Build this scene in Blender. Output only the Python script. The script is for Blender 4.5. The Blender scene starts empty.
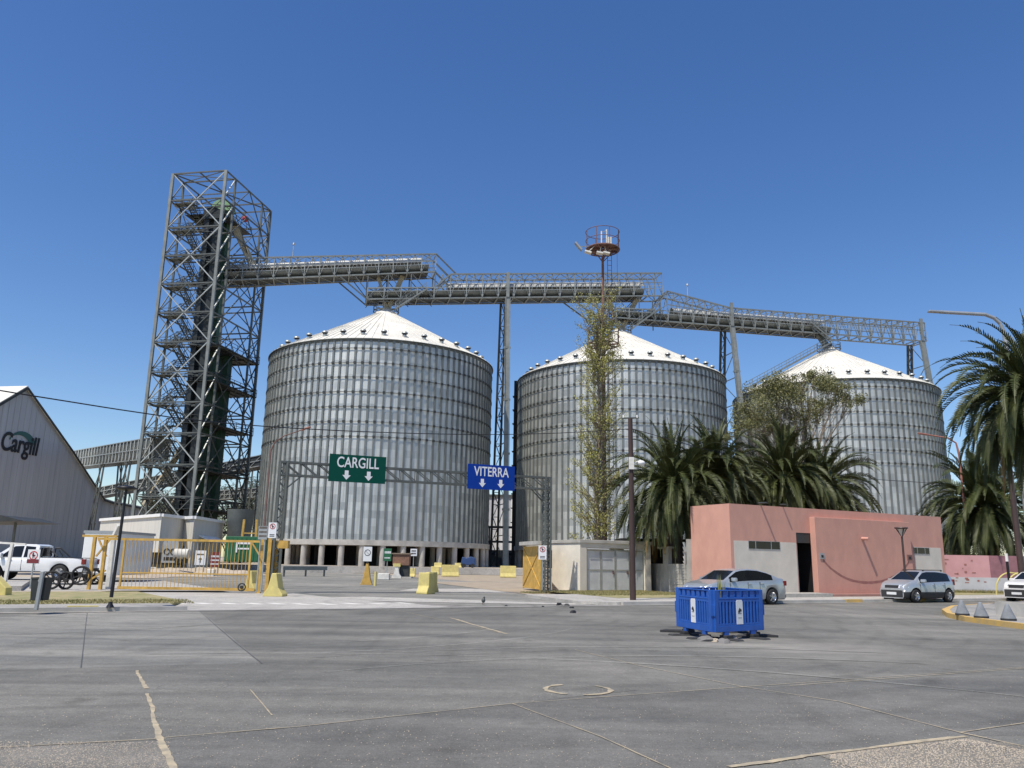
import bpy, bmesh, math, random
from mathutils import Vector, Matrix
random.seed(7)
R = random.random
def U(a, b): return a + (b - a) * random.random()
PI = math.pi
# ------------------------------------------------------------------ camera (calibrated from the photograph)
F_, TH, RO, H = 800.0, math.radians(12.5), math.radians(1.0), 1.6
def ray(px, py):
    u = px - 512; v = 384 - py
    c, s = math.cos(RO), math.sin(RO)
    x = u * c - v * s; y = u * s + v * c
    return Vector((x / F_, math.cos(TH) - y / F_ * math.sin(TH), math.sin(TH) + y / F_ * math.cos(TH)))
def g(px, py, z=0.0):
    r = ray(px, py); return Vector((0, 0, H)) + r * ((z - H) / r.z)
def at(px, py, Y):
    r = ray(px, py); return Vector((0, 0, H)) + r * (Y / r.y)
scene = bpy.context.scene
col = bpy.data.collections.new('place'); scene.collection.children.link(col)
cam = bpy.data.cameras.new('camera'); camo = bpy.data.objects.new('camera', cam); col.objects.link(camo)
cam.sensor_width = 36; cam.lens = F_ / 1024 * 36; cam.clip_start = 0.1; cam.clip_end = 6000
camo.matrix_world = Matrix.Translation((0, 0, H)) @ Matrix.Rotation(PI / 2 + TH, 4, 'X') @ Matrix.Rotation(RO, 4, 'Z')
scene.camera = camo
# ------------------------------------------------------------------ light
SA, SE = math.radians(38), math.radians(61)      # shadows run 38 deg right of straight ahead
w = bpy.data.worlds.new('World'); scene.world = w; w.use_nodes = True
nt = w.node_tree; nt.nodes.clear()
sky = nt.nodes.new('ShaderNodeTexSky'); sky.sky_type = 'NISHITA'; sky.sun_disc = False
sky.sun_elevation = SE; sky.sun_rotation = PI + SA; sky.altitude = 50
sky.air_density = 1.0; sky.dust_density = 0.35; sky.ozone_density = 1.6
bg = nt.nodes.new('ShaderNodeBackground'); bg.inputs[1].default_value = 0.127
wo = nt.nodes.new('ShaderNodeOutputWorld')
hs = nt.nodes.new('ShaderNodeHueSaturation'); hs.inputs['Saturation'].default_value = 1.28; hs.inputs['Hue'].default_value = 0.510; nt.links.new(sky.outputs[0], hs.inputs['Color']); nt.links.new(hs.outputs[0], bg.inputs[0]); nt.links.new(bg.outputs[0], wo.inputs[0])
sun = bpy.data.lights.new('sun', 'SUN'); sun.energy = 4.4; sun.angle = math.radians(0.53); sun.color = (1, 0.935, 0.83)
suno = bpy.data.objects.new('sun', sun); col.objects.link(suno)
L_ = Vector((math.sin(SA) * math.cos(SE), math.cos(SA) * math.cos(SE), -math.sin(SE)))
suno.rotation_euler = L_.to_track_quat('-Z', 'Y').to_euler(); suno.location = (0, 0, 60)
vs = scene.view_settings; vs.view_transform = 'Standard'; vs.look = 'None'; vs.gamma = 1; vs.exposure = 0.17
scene.render.engine = 'CYCLES'; scene.cycles.max_bounces = 6; scene.cycles.transparent_max_bounces = 6
# ------------------------------------------------------------------ materials
def mat(name, c, rough=0.7, metal=0.0, var=0.12, vscale=2.0, bump=0.0, bscale=20.0, c2=None, spec=0.5, coat=0.0, detail=6.0, stretch=None, alpha=None):
    m = bpy.data.materials.new(name); m.use_nodes = True
    n = m.node_tree; p = n.nodes['Principled BSDF']
    p.inputs['Roughness'].default_value = rough; p.inputs['Metallic'].default_value = metal
    p.inputs['Specular IOR Level'].default_value = spec
    if coat: p.inputs['Coat Weight'].default_value = coat; p.inputs['Coat Roughness'].default_value = 0.05
    tc = n.nodes.new('ShaderNodeTexCoord'); mp = n.nodes.new('ShaderNodeMapping')
    n.links.new(tc.outputs['Object'], mp.inputs[0])
    if stretch: mp.inputs['Scale'].default_value = stretch
    nz = n.nodes.new('ShaderNodeTexNoise'); nz.inputs['Scale'].default_value = vscale; nz.inputs['Detail'].default_value = detail
    nz.inputs['Roughness'].default_value = 0.65
    n.links.new(mp.outputs[0], nz.inputs['Vector'])
    cr = n.nodes.new('ShaderNodeValToRGB'); cr.color_ramp.elements[0].position = 0.3; cr.color_ramp.elements[1].position = 0.7
    a = c2 if c2 else tuple(x * (1 - var * 1.6) for x in c)
    cr.color_ramp.elements[0].color = (*a, 1); cr.color_ramp.elements[1].color = (*[min(1, x * (1 + (var if not c2 else 0))) for x in c], 1)
    n.links.new(nz.outputs[0], cr.inputs[0]); n.links.new(cr.outputs[0], p.inputs['Base Color'])
    if bump:
        b = n.nodes.new('ShaderNodeBump'); b.inputs['Strength'].default_value = bump
        z = n.nodes.new('ShaderNodeTexNoise'); z.inputs['Scale'].default_value = bscale; z.inputs['Detail'].default_value = 4
        n.links.new(mp.outputs[0], z.inputs['Vector']); n.links.new(z.outputs[0], b.inputs['Height']); n.links.new(b.outputs[0], p.inputs['Normal'])
    return m
def asphalt(name, dark, light, dust, dustamt, speck=None, speckamt=0.0):
    """weathered asphalt: large dusty clouds, stretched tyre streaks, fine aggregate speckle"""
    m = bpy.data.materials.new(name); m.use_nodes = True; n = m.node_tree; p = n.nodes['Principled BSDF']
    p.inputs['Roughness'].default_value = 0.88; p.inputs['Specular IOR Level'].default_value = 0.25
    tc = n.nodes.new('ShaderNodeTexCoord')
    def noise(scale, detail, stretch=(1, 1, 1), rot=0, rough=0.6):
        mp = n.nodes.new('ShaderNodeMapping'); mp.inputs['Scale'].default_value = stretch; mp.inputs['Rotation'].default_value = (0, 0, rot)
        n.links.new(tc.outputs['Object'], mp.inputs[0])
        z = n.nodes.new('ShaderNodeTexNoise'); z.inputs['Scale'].default_value = scale; z.inputs['Detail'].default_value = detail
        z.inputs['Roughness'].default_value = rough
        n.links.new(mp.outputs[0], z.inputs['Vector']); return z.outputs[0]
    def ramp(src, p0, p1, c0=(0, 0, 0), c1=(1, 1, 1)):
        r = n.nodes.new('ShaderNodeValToRGB'); r.color_ramp.elements[0].position = p0; r.color_ramp.elements[1].position = p1
        r.color_ramp.elements[0].color = (*c0, 1); r.color_ramp.elements[1].color = (*c1, 1); n.links.new(src, r.inputs[0]); return r.outputs[0]
    def mix(fac, a, b, mode='MIX'):
        x = n.nodes.new('ShaderNodeMix'); x.data_type = 'RGBA'; x.blend_type = mode
        if isinstance(fac, float): x.inputs[0].default_value = fac
        else: n.links.new(fac, x.inputs[0])
        for i, v in ((6, a), (7, b)):
            if isinstance(v, tuple): x.inputs[i].default_value = (*v, 1)
            else: n.links.new(v, x.inputs[i])
        return x.outputs[2]
    base = ramp(noise(0.35, 8), 0.32, 0.68, dark, light)
    st = ramp(noise(0.5, 5, (0.12, 1.6, 1), math.radians(-22)), 0.42, 0.72)
    st2 = ramp(noise(0.6, 5, (0.15, 2.2, 1), math.radians(12)), 0.5, 0.75)
    base = mix(ramp(st, 0, 1, (0, 0, 0), (dustamt,) * 3), base, dust)
    base = mix(ramp(st2, 0, 1, (0, 0, 0), (dustamt * .8,) * 3), base, dust)
    big = ramp(noise(0.11, 4), 0.5, 0.68, (0, 0, 0), (dustamt * 1.3,) * 3)
    base = mix(big, base, dust)
    fine = ramp(noise(55, 4, rough=.8), 0.3, 0.7, (.62, .62, .62), (1.36, 1.36, 1.36))
    base = mix(1.0, base, fine, 'MULTIPLY')
    fin2 = ramp(noise(20, 5, rough=.85), 0.32, 0.68, (.80, .80, .80), (1.2, 1.2, 1.2)); base = mix(1.0, base, fin2, 'MULTIPLY')
    blot = ramp(noise(4.5, 6, rough=.7), 0.3, 0.7, (.86, .86, .86), (1.12, 1.12, 1.12))
    base = mix(1.0, base, blot, 'MULTIPLY')
    dk = ramp(noise(0.55, 6, (0.14, 1.9, 1), math.radians(-16), rough=.7), 0.42, 0.70, (1.03, 1.03, 1.03), (.88, .88, .88))
    base = mix(1.0, base, dk, 'MULTIPLY')
    dk2 = ramp(noise(0.8, 5, (1.7, .2, 1), math.radians(24)), 0.52, 0.7, (1, 1, 1), (.82, .82, .82))
    base = mix(1.0, base, dk2, 'MULTIPLY')
    oil = ramp(noise(0.9, 3, rough=.5), 0.66, 0.74, (1, 1, 1), (.72, .71, .70))
    base = mix(1.0, base, oil, 'MULTIPLY')
    wv = n.nodes.new('ShaderNodeTexWave'); wv.wave_type = 'RINGS'; wv.rings_direction = 'Z'; wv.inputs['Scale'].default_value = .33; wv.inputs['Distortion'].default_value = 3.5; wv.inputs['Detail'].default_value = 3; wv.inputs['Detail Scale'].default_value = 1.2
    mpw = n.nodes.new('ShaderNodeMapping'); mpw.inputs['Location'].default_value = (9, -30, 0); n.links.new(tc.outputs['Object'], mpw.inputs[0]); n.links.new(mpw.outputs[0], wv.inputs['Vector'])
    tm = mix(ramp(noise(.25, 2), .42, .62), (1.0, 1.0, 1.0), ramp(wv.outputs[0], .72, .98, (1, 1, 1), (.84, .84, .84)))
    base = mix(1.0, base, tm, 'MULTIPLY')
    dp0, dp1 = g(640, 640), g(960, 657); dc = (dp0+dp1)/2; dang = math.atan2(dp1.y-dp0.y, dp1.x-dp0.x); dl_ = (dp1-dp0).length/2
    ms = n.nodes.new('ShaderNodeMapping'); ms.vector_type = 'TEXTURE'; ms.inputs['Location'].default_value = (dc.x, dc.y, 0); ms.inputs['Rotation'].default_value = (0, 0, dang); ms.inputs['Scale'].default_value = (dl_*1.25, 2.6, 10)
    n.links.new(tc.outputs['Object'], ms.inputs[0]); gs = n.nodes.new('ShaderNodeTexGradient'); gs.gradient_type = 'SPHERICAL'; n.links.new(ms.outputs[0], gs.inputs[0])
    ma = n.nodes.new('ShaderNodeMath'); ma.operation = 'MULTIPLY'; n.links.new(gs.outputs['Fac'], ma.inputs[0]); n.links.new(ramp(noise(.9, 6, (.5, 1.4, 1), dang, .7), .25, .7), ma.inputs[1])
    base = mix(ramp(ma.outputs[0], .05, .65, (0, 0, 0), (.75, .75, .75)), base, dust)
    if speck:
        base = mix(ramp(noise(48, 5, rough=.85), 0.57 - speckamt * .1, 0.64, (0, 0, 0), (1, 1, 1)), base, speck)
    n.links.new(base, p.inputs['Base Color'])
    b = n.nodes.new('ShaderNodeBump'); b.inputs['Strength'].default_value = 0.35; b.inputs['Distance'].default_value = 0.02
    n.links.new(noise(45, 3), b.inputs['Height']); n.links.new(b.outputs[0], p.inputs['Normal'])
    return m
M = {}
M['asphalt'] = asphalt('asphalt', (0.119, 0.118, 0.107), (0.158, 0.156, 0.141), (0.33, 0.31, 0.27), 0.38)
M['asphalt_light'] = asphalt('asphalt_light', (0.155, 0.156, 0.143), (0.20, 0.20, 0.182), (0.38, 0.355, 0.31), 0.5)
M['asphalt_dark'] = asphalt('asphalt_dark', (0.107, 0.106, 0.098), (0.144, 0.142, 0.131), (0.28, 0.265, 0.235), 0.32)
M['asphalt_gravel'] = asphalt('asphalt_gravel', (0.12, 0.116, 0.106), (0.17, 0.162, 0.145), (0.33, 0.30, 0.25), 0.3, (0.62, 0.51, 0.33), 0.35)
M['asphalt_speck'] = asphalt('asphalt_speck', (0.125, 0.12, 0.11), (0.165, 0.16, 0.145), (0.33, 0.30, 0.25), 0.3, (0.4, 0.36, 0.28), 0.3)
M['yard'] = asphalt('yard', (0.17, 0.165, 0.158), (0.26, 0.25, 0.23), (0.42, 0.39, 0.34), 0.4)
M['concrete_pale'] = asphalt('concrete_pale', (0.36, 0.345, 0.315), (0.46, 0.44, 0.40), (0.5, 0.47, 0.42), 0.4)
M['pavement'] = asphalt('pavement', (0.27, 0.265, 0.25), (0.36, 0.345, 0.32), (0.45, 0.42, 0.37), 0.3)
M['dirt'] = mat('dirt', (0.42, 0.35, 0.26), 0.95, c2=(0.27, 0.22, 0.16), vscale=0.8, bump=0.5, bscale=9)
M['sand'] = mat('sand', (0.5, 0.42, 0.32), 0.95, c2=(0.33, 0.28, 0.22), vscale=1.5, bump=0.6, bscale=6)
M['seal'] = mat('seal', (0.52, 0.43, 0.28), 0.9, c2=(0.24, 0.215, 0.17), vscale=6)
M['tar'] = mat('tar', (0.09, 0.09, 0.09), 0.6, vscale=5)
M['galv'] = mat('galv', (0.45, 0.465, 0.435), 0.45, 0.5, 0.15, vscale=1.5)
M['galv_bright'] = mat('galv_bright', (0.55, 0.55, 0.52), 0.5, 0.3, 0.1, vscale=0.8)
M['galv_dull'] = mat('galv_dull', (0.118, 0.126, 0.115), 0.5, 0.35, 0.18, vscale=1.0)
M['steel_dark'] = mat('steel_dark', (0.05, 0.054, 0.052), 0.6, 0.3, 0.2, vscale=1.2)
M['roof_white'] = mat('roof_white', (0.72, 0.695, 0.62), 0.5, 0.0, 0.1, vscale=0.35)
M['green_leg'] = mat('green_leg', (0.035, 0.085, 0.05), 0.5, 0.1, 0.25, vscale=0.7)
M['black_leg'] = mat('black_leg', (0.022, 0.028, 0.03), 0.5, 0.1, 0.25, vscale=0.7)
M['green_head'] = mat('green_head', (0.2, 0.34, 0.17), 0.55, 0.1, 0.15)
M['beige'] = mat('beige', (0.42, 0.36, 0.24), 0.6, 0.1, 0.15)
M['concrete'] = mat('concrete', (0.44, 0.42, 0.38), 0.85, 0, 0.18, vscale=0.9, bump=0.15)
M['concrete_dark'] = mat('concrete_dark', (0.2, 0.19, 0.18), 0.9, 0, 0.2, vscale=0.9)
M['cream'] = mat('cream', (0.78, 0.73, 0.62), 0.85, 0, 0.1, vscale=0.9)
M['beige_wall'] = mat('beige_wall', (0.58, 0.56, 0.50), 0.8, 0, 0.08, vscale=0.6, stretch=(6, 6, 0.5))
M['pink'] = mat('pink', (0.62, 0.33, 0.255), 0.88, 0, 0.06, vscale=1.6, c2=(0.53, 0.28, 0.22), stretch=(1.1, 1.1, .6))
M['pink_faded'] = mat('pink_faded', (0.60, 0.33, 0.34), 0.9, 0, 0.1, vscale=0.9, c2=(0.50, 0.27, 0.28))
M['wall_offwhite'] = mat('wall_offwhite', (0.62, 0.57, 0.49), 0.85, 0, 0.07, vscale=1.2)
M['wall_grey'] = mat('wall_grey', (0.50, 0.51, 0.53), 0.9, 0, 0.12, vscale=0.8)
M['mauve'] = mat('mauve', (0.27, 0.13, 0.15), 0.9, 0, 0.15)
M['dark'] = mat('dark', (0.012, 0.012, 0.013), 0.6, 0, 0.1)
M['glass'] = mat('glass', (0.012, 0.014, 0.016), 0.08, 0, 0.1, spec=0.35)
M['cladding'] = mat('cladding', (0.47, 0.48, 0.49), 0.6, 0.15, 0.10, vscale=0.15, stretch=(9, 9, 0.3))
M['white'] = mat('white', (0.78, 0.77, 0.74), 0.6, 0, 0.05)
M['white_paint'] = mat('white_paint', (0.7, 0.68, 0.62), 0.8, 0, 0.15, vscale=3)
M['car_white'] = mat('car_white', (0.78, 0.78, 0.76), 0.25, 0, 0.02, coat=0.6)
M['car_silver'] = mat('car_silver', (0.50, 0.53, 0.54), 0.3, 0.55, 0.02, coat=0.6)
M['car_grey'] = mat('car_grey', (0.50, 0.525, 0.54), 0.3, 0.5, 0.02, coat=0.6)
M['car_plastic'] = mat('car_plastic', (0.035, 0.036, 0.038), 0.55, 0, 0.1)
M['tyre'] = mat('tyre', (0.02, 0.02, 0.02), 0.8, 0, 0.2)
M['rim'] = mat('rim', (0.5, 0.5, 0.51), 0.3, 0.8, 0.05)
M['lamp_clear'] = mat('lamp_clear', (0.75, 0.77, 0.78), 0.12, 0.3, 0.03)
M['lamp_red'] = mat('lamp_red', (0.2, 0.015, 0.012), 0.2, 0, 0.05)
M['yellow'] = mat('yellow', (0.55, 0.34, 0.075), 0.6, 0, 0.2, vscale=3)
M['yellow_pale'] = mat('yellow_pale', (0.68, 0.58, 0.20), 0.85, 0, 0.12, vscale=3, c2=(0.5, 0.42, 0.17))
M['yellow_kerb'] = mat('yellow_kerb', (0.68, 0.42, 0.10), 0.85, 0, 0.15, vscale=3, c2=(0.45, 0.33, 0.16))
M['rust'] = mat('rust', (0.19, 0.10, 0.085), 0.75, 0.1, 0.25, vscale=2)
M['red_pole'] = mat('red_pole', (0.36, 0.15, 0.11), 0.65, 0, 0.2)
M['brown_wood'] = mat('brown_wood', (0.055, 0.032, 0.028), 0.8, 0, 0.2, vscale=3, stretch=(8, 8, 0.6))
M['brown_steel'] = mat('brown_steel', (0.07, 0.045, 0.04), 0.5, 0.1, 0.15)
M['black_steel'] = mat('black_steel', (0.018, 0.018, 0.02), 0.45, 0.2, 0.1)
M['lamp_grey'] = mat('lamp_grey', (0.38, 0.39, 0.385), 0.45, 0.4, 0.08)
M['cone'] = mat('cone', (.21, .225, .24), .85, 0, .15, vscale=5)
M['door_grey'] = mat('door_grey', (.58, .60, .61), .5, .25, .1, vscale=1.5)
M['blue_plastic'] = mat('blue_plastic', (0.015, 0.095, 0.40), 0.42, 0, 0.12, vscale=3)
M['rubber'] = mat('rubber', (0.035, 0.035, 0.036), 0.85, 0, 0.2, vscale=6)
M['sign_green'] = mat('sign_green', (0.0, 0.06, 0.042), 0.6, 0, 0.04, spec=0.15)
M['sign_blue'] = mat('sign_blue', (0.003, 0.038, 0.27), 0.6, 0, 0.04, spec=0.15)
M['sign_white'] = mat('sign_white', (0.72, 0.73, 0.73), 0.5, 0, 0.03)
M['maroon'] = mat('maroon', (0.17, 0.025, 0.03), 0.6, 0, 0.05)
M['sign_red'] = mat('sign_red', (0.42, 0.03, 0.03), 0.5, 0, 0.03)
M['logo_green'] = mat('logo_green', (0.03, 0.11, 0.095), 0.6, 0, 0.05)
M['container_green'] = mat('container_green', (0.02, 0.12, 0.05), 0.5, 0, 0.12)
M['leaf_palm'] = mat('leaf_palm', (0.088, 0.10, 0.03), 0.5, 0, 0.3, vscale=0.9, c2=(0.02, 0.03, 0.009), spec=0.3)
M['leaf_dry'] = mat('leaf_dry', (0.30, 0.2, 0.08), 0.8, 0, 0.2, vscale=1.5)
M['leaf_poplar'] = mat('leaf_poplar', (0.40, 0.37, 0.10), 0.6, 0, 0.2, vscale=1.2, c2=(0.22, 0.23, 0.06))
M['leaf_gum'] = mat('leaf_gum', (0.22, 0.21, 0.075), 0.6, 0, 0.2, vscale=0.9, c2=(0.10, 0.11, 0.04))
M['leaf_far'] = mat('leaf_far', (0.09, 0.10, 0.045), 0.7, 0, 0.2, vscale=0.6, c2=(0.05, 0.06, 0.03))
M['bark'] = mat('bark', (0.13, 0.095, 0.07), 0.9, 0, 0.3, vscale=4, bump=0.5, bscale=12)
M['bark_pale'] = mat('bark_pale', (0.24, 0.19, 0.14), 0.9, 0, 0.3, vscale=3)
M['grass'] = mat('grass', (0.15, 0.16, 0.05), 0.9, 0, 0.2, vscale=0.9, c2=(0.33, 0.27, 0.13))
M['grass_soil'] = mat('grass_soil', (0.42, 0.33, 0.19), 0.95, 0, 0.2, vscale=1.8, c2=(0.15, 0.18, 0.055))
M['manhole'] = mat('manhole', (0.15, 0.145, 0.14), 0.7, 0.3, 0.3, vscale=12, bump=0.6, bscale=25)
M['blue_tarp'] = mat('blue_tarp', (0.02, 0.055, 0.16), 0.6, 0, 0.1)
M['brick'] = mat('brick', (0.22, 0.12, 0.08), 0.85, 0, 0.2, vscale=4)
M['spout_pink'] = M['pink']
# cylinder-wall material: sheets in slightly different greys, streaks
def silo_mat():
    m = bpy.data.materials.new('silo_sheet'); m.use_nodes = True; n = m.node_tree; p = n.nodes['Principled BSDF']
    p.inputs['Roughness'].default_value = 0.42; p.inputs['Metallic'].default_value = 0.62
    tc = n.nodes.new('ShaderNodeTexCoord'); s = n.nodes.new('ShaderNodeSeparateXYZ'); n.links.new(tc.outputs['Object'], s.inputs[0])
    def mth(op, a, b=None):
        x = n.nodes.new('ShaderNodeMath'); x.operation = op
        for i, v in enumerate((a, b)):
            if v is None: continue
            if isinstance(v, (int, float)): x.inputs[i].default_value = v
            else: n.links.new(v, x.inputs[i])
        return x.outputs[0]
    ang = mth('ARCTAN2', s.outputs[1], s.outputs[0])
    u = mth('MULTIPLY', ang, 52 / (2 * PI)); v = mth('MULTIPLY', s.outputs[2], 1 / 0.95)
    fv = mth('FLOOR', v); fu = mth('FLOOR', mth('ADD', u, mth('MULTIPLY', fv, 0.5)))
    cb = n.nodes.new('ShaderNodeCombineXYZ'); n.links.new(fu, cb.inputs[0]); n.links.new(fv, cb.inputs[1])
    wn = n.nodes.new('ShaderNodeTexWhiteNoise'); wn.noise_dimensions = '2D'; n.links.new(cb.outputs[0], wn.inputs[0])
    r = n.nodes.new('ShaderNodeValToRGB')
    r.color_ramp.elements[0].color = (0.46, 0.472, 0.44, 1); r.color_ramp.elements[1].color = (0.69, 0.70, 0.65, 1)
    n.links.new(wn.outputs[0], r.inputs[0])
    cb2 = n.nodes.new('ShaderNodeCombineXYZ'); n.links.new(mth('MULTIPLY', ang, 60), cb2.inputs[0]); n.links.new(mth('MULTIPLY', s.outputs[2], 0.25), cb2.inputs[1])
    nz = n.nodes.new('ShaderNodeTexNoise'); nz.inputs['Scale'].default_value = 1.0; nz.inputs['Detail'].default_value = 4; n.links.new(cb2.outputs[0], nz.inputs['Vector'])
    r2 = n.nodes.new('ShaderNodeValToRGB'); r2.color_ramp.elements[0].position = .3; r2.color_ramp.elements[1].position = .7
    r2.color_ramp.elements[0].color = (.78, .79, .8, 1); r2.color_ramp.elements[1].color = (1.08, 1.08, 1.08, 1); n.links.new(nz.outputs[0], r2.inputs[0])
    mx = n.nodes.new('ShaderNodeMix'); mx.data_type = 'RGBA'; mx.blend_type = 'MULTIPLY'; mx.inputs[0].default_value = 1
    n.links.new(r.outputs[0], mx.inputs[6]); n.links.new(r2.outputs[0], mx.inputs[7]); n.links.new(mx.outputs[2], p.inputs['Base Color'])
    rr = n.nodes.new('ShaderNodeMapRange'); rr.inputs[3].default_value = .38; rr.inputs[4].default_value = .46
    n.links.new(wn.outputs[0], rr.inputs[0]); n.links.new(rr.outputs[0], p.inputs['Roughness'])
    wv = mth('SINE', mth('MULTIPLY', s.outputs[2], 2 * PI / 0.1016))
    b = n.nodes.new('ShaderNodeBump'); b.inputs['Strength'].default_value = 0.25; b.inputs['Distance'].default_value = 0.012
    n.links.new(wv, b.inputs['Height']); n.links.new(b.outputs[0], p.inputs['Normal'])
    return m
M['silo'] = silo_mat()
M['stiff'] = mat('stiff', (0.20, 0.214, 0.203), 0.5, 0.45, 0.12, vscale=.6)
M['galv_mid'] = mat('galv_mid', (0.235, 0.248, 0.228), 0.5, 0.4, 0.15, vscale=1.0)
# ------------------------------------------------------------------ mesh builder
class MB:
    def __init__(s): s.v = []; s.f = []; s.mi = []; s.k = 0; s.sm = []; s.smooth = False
    def add(s, vs, fs):
        b = len(s.v); s.v += [tuple(x) for x in vs]
        for f in fs: s.f.append(tuple(b + i for i in f)); s.mi.append(s.k); s.sm.append(s.smooth)
    def box(s, x0, y0, z0, x1, y1, z1):
        s.add([(x0,y0,z0),(x1,y0,z0),(x1,y1,z0),(x0,y1,z0),(x0,y0,z1),(x1,y0,z1),(x1,y1,z1),(x0,y1,z1)],
              [(0,3,2,1),(4,5,6,7),(0,1,5,4),(1,2,6,5),(2,3,7,6),(3,0,4,7)])
    def obox(s, o, ex, ey, a0, b0, z0, a1, b1, z1):
        """box in a plan frame: origin o, plan axes ex, ey"""
        def P(a, b, z): return (o[0] + ex[0]*a + ey[0]*b, o[1] + ex[1]*a + ey[1]*b, (o[2] if len(o) > 2 else 0) + z)
        s.add([P(a0,b0,z0),P(a1,b0,z0),P(a1,b1,z0),P(a0,b1,z0),P(a0,b0,z1),P(a1,b0,z1),P(a1,b1,z1),P(a0,b1,z1)],
              [(0,3,2,1),(4,5,6,7),(0,1,5,4),(1,2,6,5),(2,3,7,6),(3,0,4,7)])
    def beam(s, p, q, w, h=None):
        h = h or w; p = Vector(p); q = Vector(q); d = q - p
        if d.length < 1e-5: return
        d.normalize(); up = Vector((0, 0, 1)) if abs(d.z) < 0.95 else Vector((0, 1, 0))
        a = d.cross(up).normalized() * (w / 2); b = a.cross(d).normalized() * (h / 2)
        s.add([p-a-b, p+a-b, p+a+b, p-a+b, q-a-b, q+a-b, q+a+b, q-a+b], [(0,3,2,1),(4,5,6,7),(0,1,5,4),(1,2,6,5),(2,3,7,6),(3,0,4,7)])
    def tube(s, p, q, r0, r1=None, n=8, caps=True):
        r1 = r0 if r1 is None else r1; p = Vector(p); q = Vector(q); d = q - p
        if d.length < 1e-6: return
        d.normalize(); up = Vector((0, 0, 1)) if abs(d.z) < 0.95 else Vector((0, 1, 0))
        a = d.cross(up).normalized(); b = a.cross(d).normalized(); V = []
        for (c, r) in ((p, r0), (q, r1)):
            for i in range(n): t = 2*PI*i/n; V.append(c + a*(r*math.cos(t)) + b*(r*math.sin(t)))
        Fs = [(i, (i+1) % n, n+(i+1) % n, n+i) for i in range(n)]
        sm = s.smooth; s.smooth = n > 6; s.add(V, Fs); s.smooth = sm
        if caps: s.add(V, [tuple(range(n))[::-1], tuple(range(n, 2*n))])
    def path(s, pts, r, n=6):
        for a, b in zip(pts[:-1], pts[1:]): s.tube(a, b, r, r, n)
    def lathe(s, c, prof, n=24, a0=0, a1=2*PI, caps=False):
        full = abs(a1 - a0 - 2*PI) < 1e-6; m = n if full else n + 1; V = []
        for (r, z) in prof:
            for i in range(m):
                t = a0 + (a1-a0)*i/n; V.append((c[0]+r*math.cos(t), c[1]+r*math.sin(t), c[2]+z))
        Fs = []
        for j in range(len(prof)-1):
            for i in range(n):
                i2 = (i+1) % m; Fs.append((j*m+i, j*m+i2, (j+1)*m+i2, (j+1)*m+i))
        s.add(V, Fs)
    def poly(s, pts): s.add(pts, [tuple(range(len(pts)))])
    def prism(s, pts, z0, z1):
        n = len(pts); V = [(p[0], p[1], z0) for p in pts] + [(p[0], p[1], z1) for p in pts]
        s.add(V, [tuple(range(n))[::-1], tuple(range(n, 2*n))] + [(i, (i+1) % n, n+(i+1) % n, n+i) for i in range(n)])
    def extr(s, pts, d):
        """polygon of 3D points extruded along vector d"""
        n = len(pts); d = Vector(d); V = [Vector(p) for p in pts] + [Vector(p) + d for p in pts]
        s.add(V, [tuple(range(n))[::-1], tuple(range(n, 2*n))] + [(i, (i+1) % n, n+(i+1) % n, n+i) for i in range(n)])
    def ball(s, c, r, n=8, m=5, sz=1.0):
        prof = [(r*math.sin(PI*j/m) + 1e-4, -r*sz*math.cos(PI*j/m)) for j in range(m+1)]
        sm = s.smooth; s.smooth = True; s.lathe(c, prof, n); s.smooth = sm
    def build(s, name, mats, parent=None, bevel=0.0, fix=True):
        me = bpy.data.meshes.new(name)
        off = Vector((0, 0, 0)); q = parent
        while q is not None: off += q.location; q = q.parent
        me.from_pydata([(x-off.x, y-off.y, z-off.z) for x, y, z in s.v], [], s.f)
        if not isinstance(mats, (list, tuple)): mats = [mats]
        for m in mats: me.materials.append(M[m] if isinstance(m, str) else m)
        me.polygons.foreach_set('material_index', s.mi); me.polygons.foreach_set('use_smooth', s.sm)
        if fix:
            b = bmesh.new(); b.from_mesh(me); bmesh.ops.recalc_face_normals(b, faces=b.faces); b.to_mesh(me); b.free()
        me.update()
        o = bpy.data.objects.new(name, me); col.objects.link(o)
        if parent: o.parent = parent
        if bevel:
            bv = o.modifiers.new('bevel', 'BEVEL'); bv.width = bevel; bv.segments = 2; bv.limit_method = 'ANGLE'
        return o
def tag(o, label=None, cat=None, group=None, kind=None):
    if label: o['label'] = label
    if cat: o['category'] = cat
    if group: o['group'] = group
    if kind: o['kind'] = kind
    return o
def thing(name, label, cat, loc=(0, 0, 0), group=None, rz=0):
    o = bpy.data.objects.new(name, None); col.objects.link(o); o.location = loc; o.rotation_euler.z = rz
    o.empty_display_size = 0.3
    return tag(o, label, cat, group)
def struct(name, mb, m): return tag(mb.build(name, m), kind='structure')
def dup(root, loc, rz=None, label=None, group=None):
    def cp(o, par):
        c = o.copy(); col.objects.link(c)
        if par: c.parent = par
        for ch in list(o.children): cp(ch, c)
        return c
    r = cp(root, None); r.location = loc
    if rz is not None: r.rotation_euler.z = rz
    if label: r['label'] = label
    if group: r['group'] = group
    return r
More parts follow.
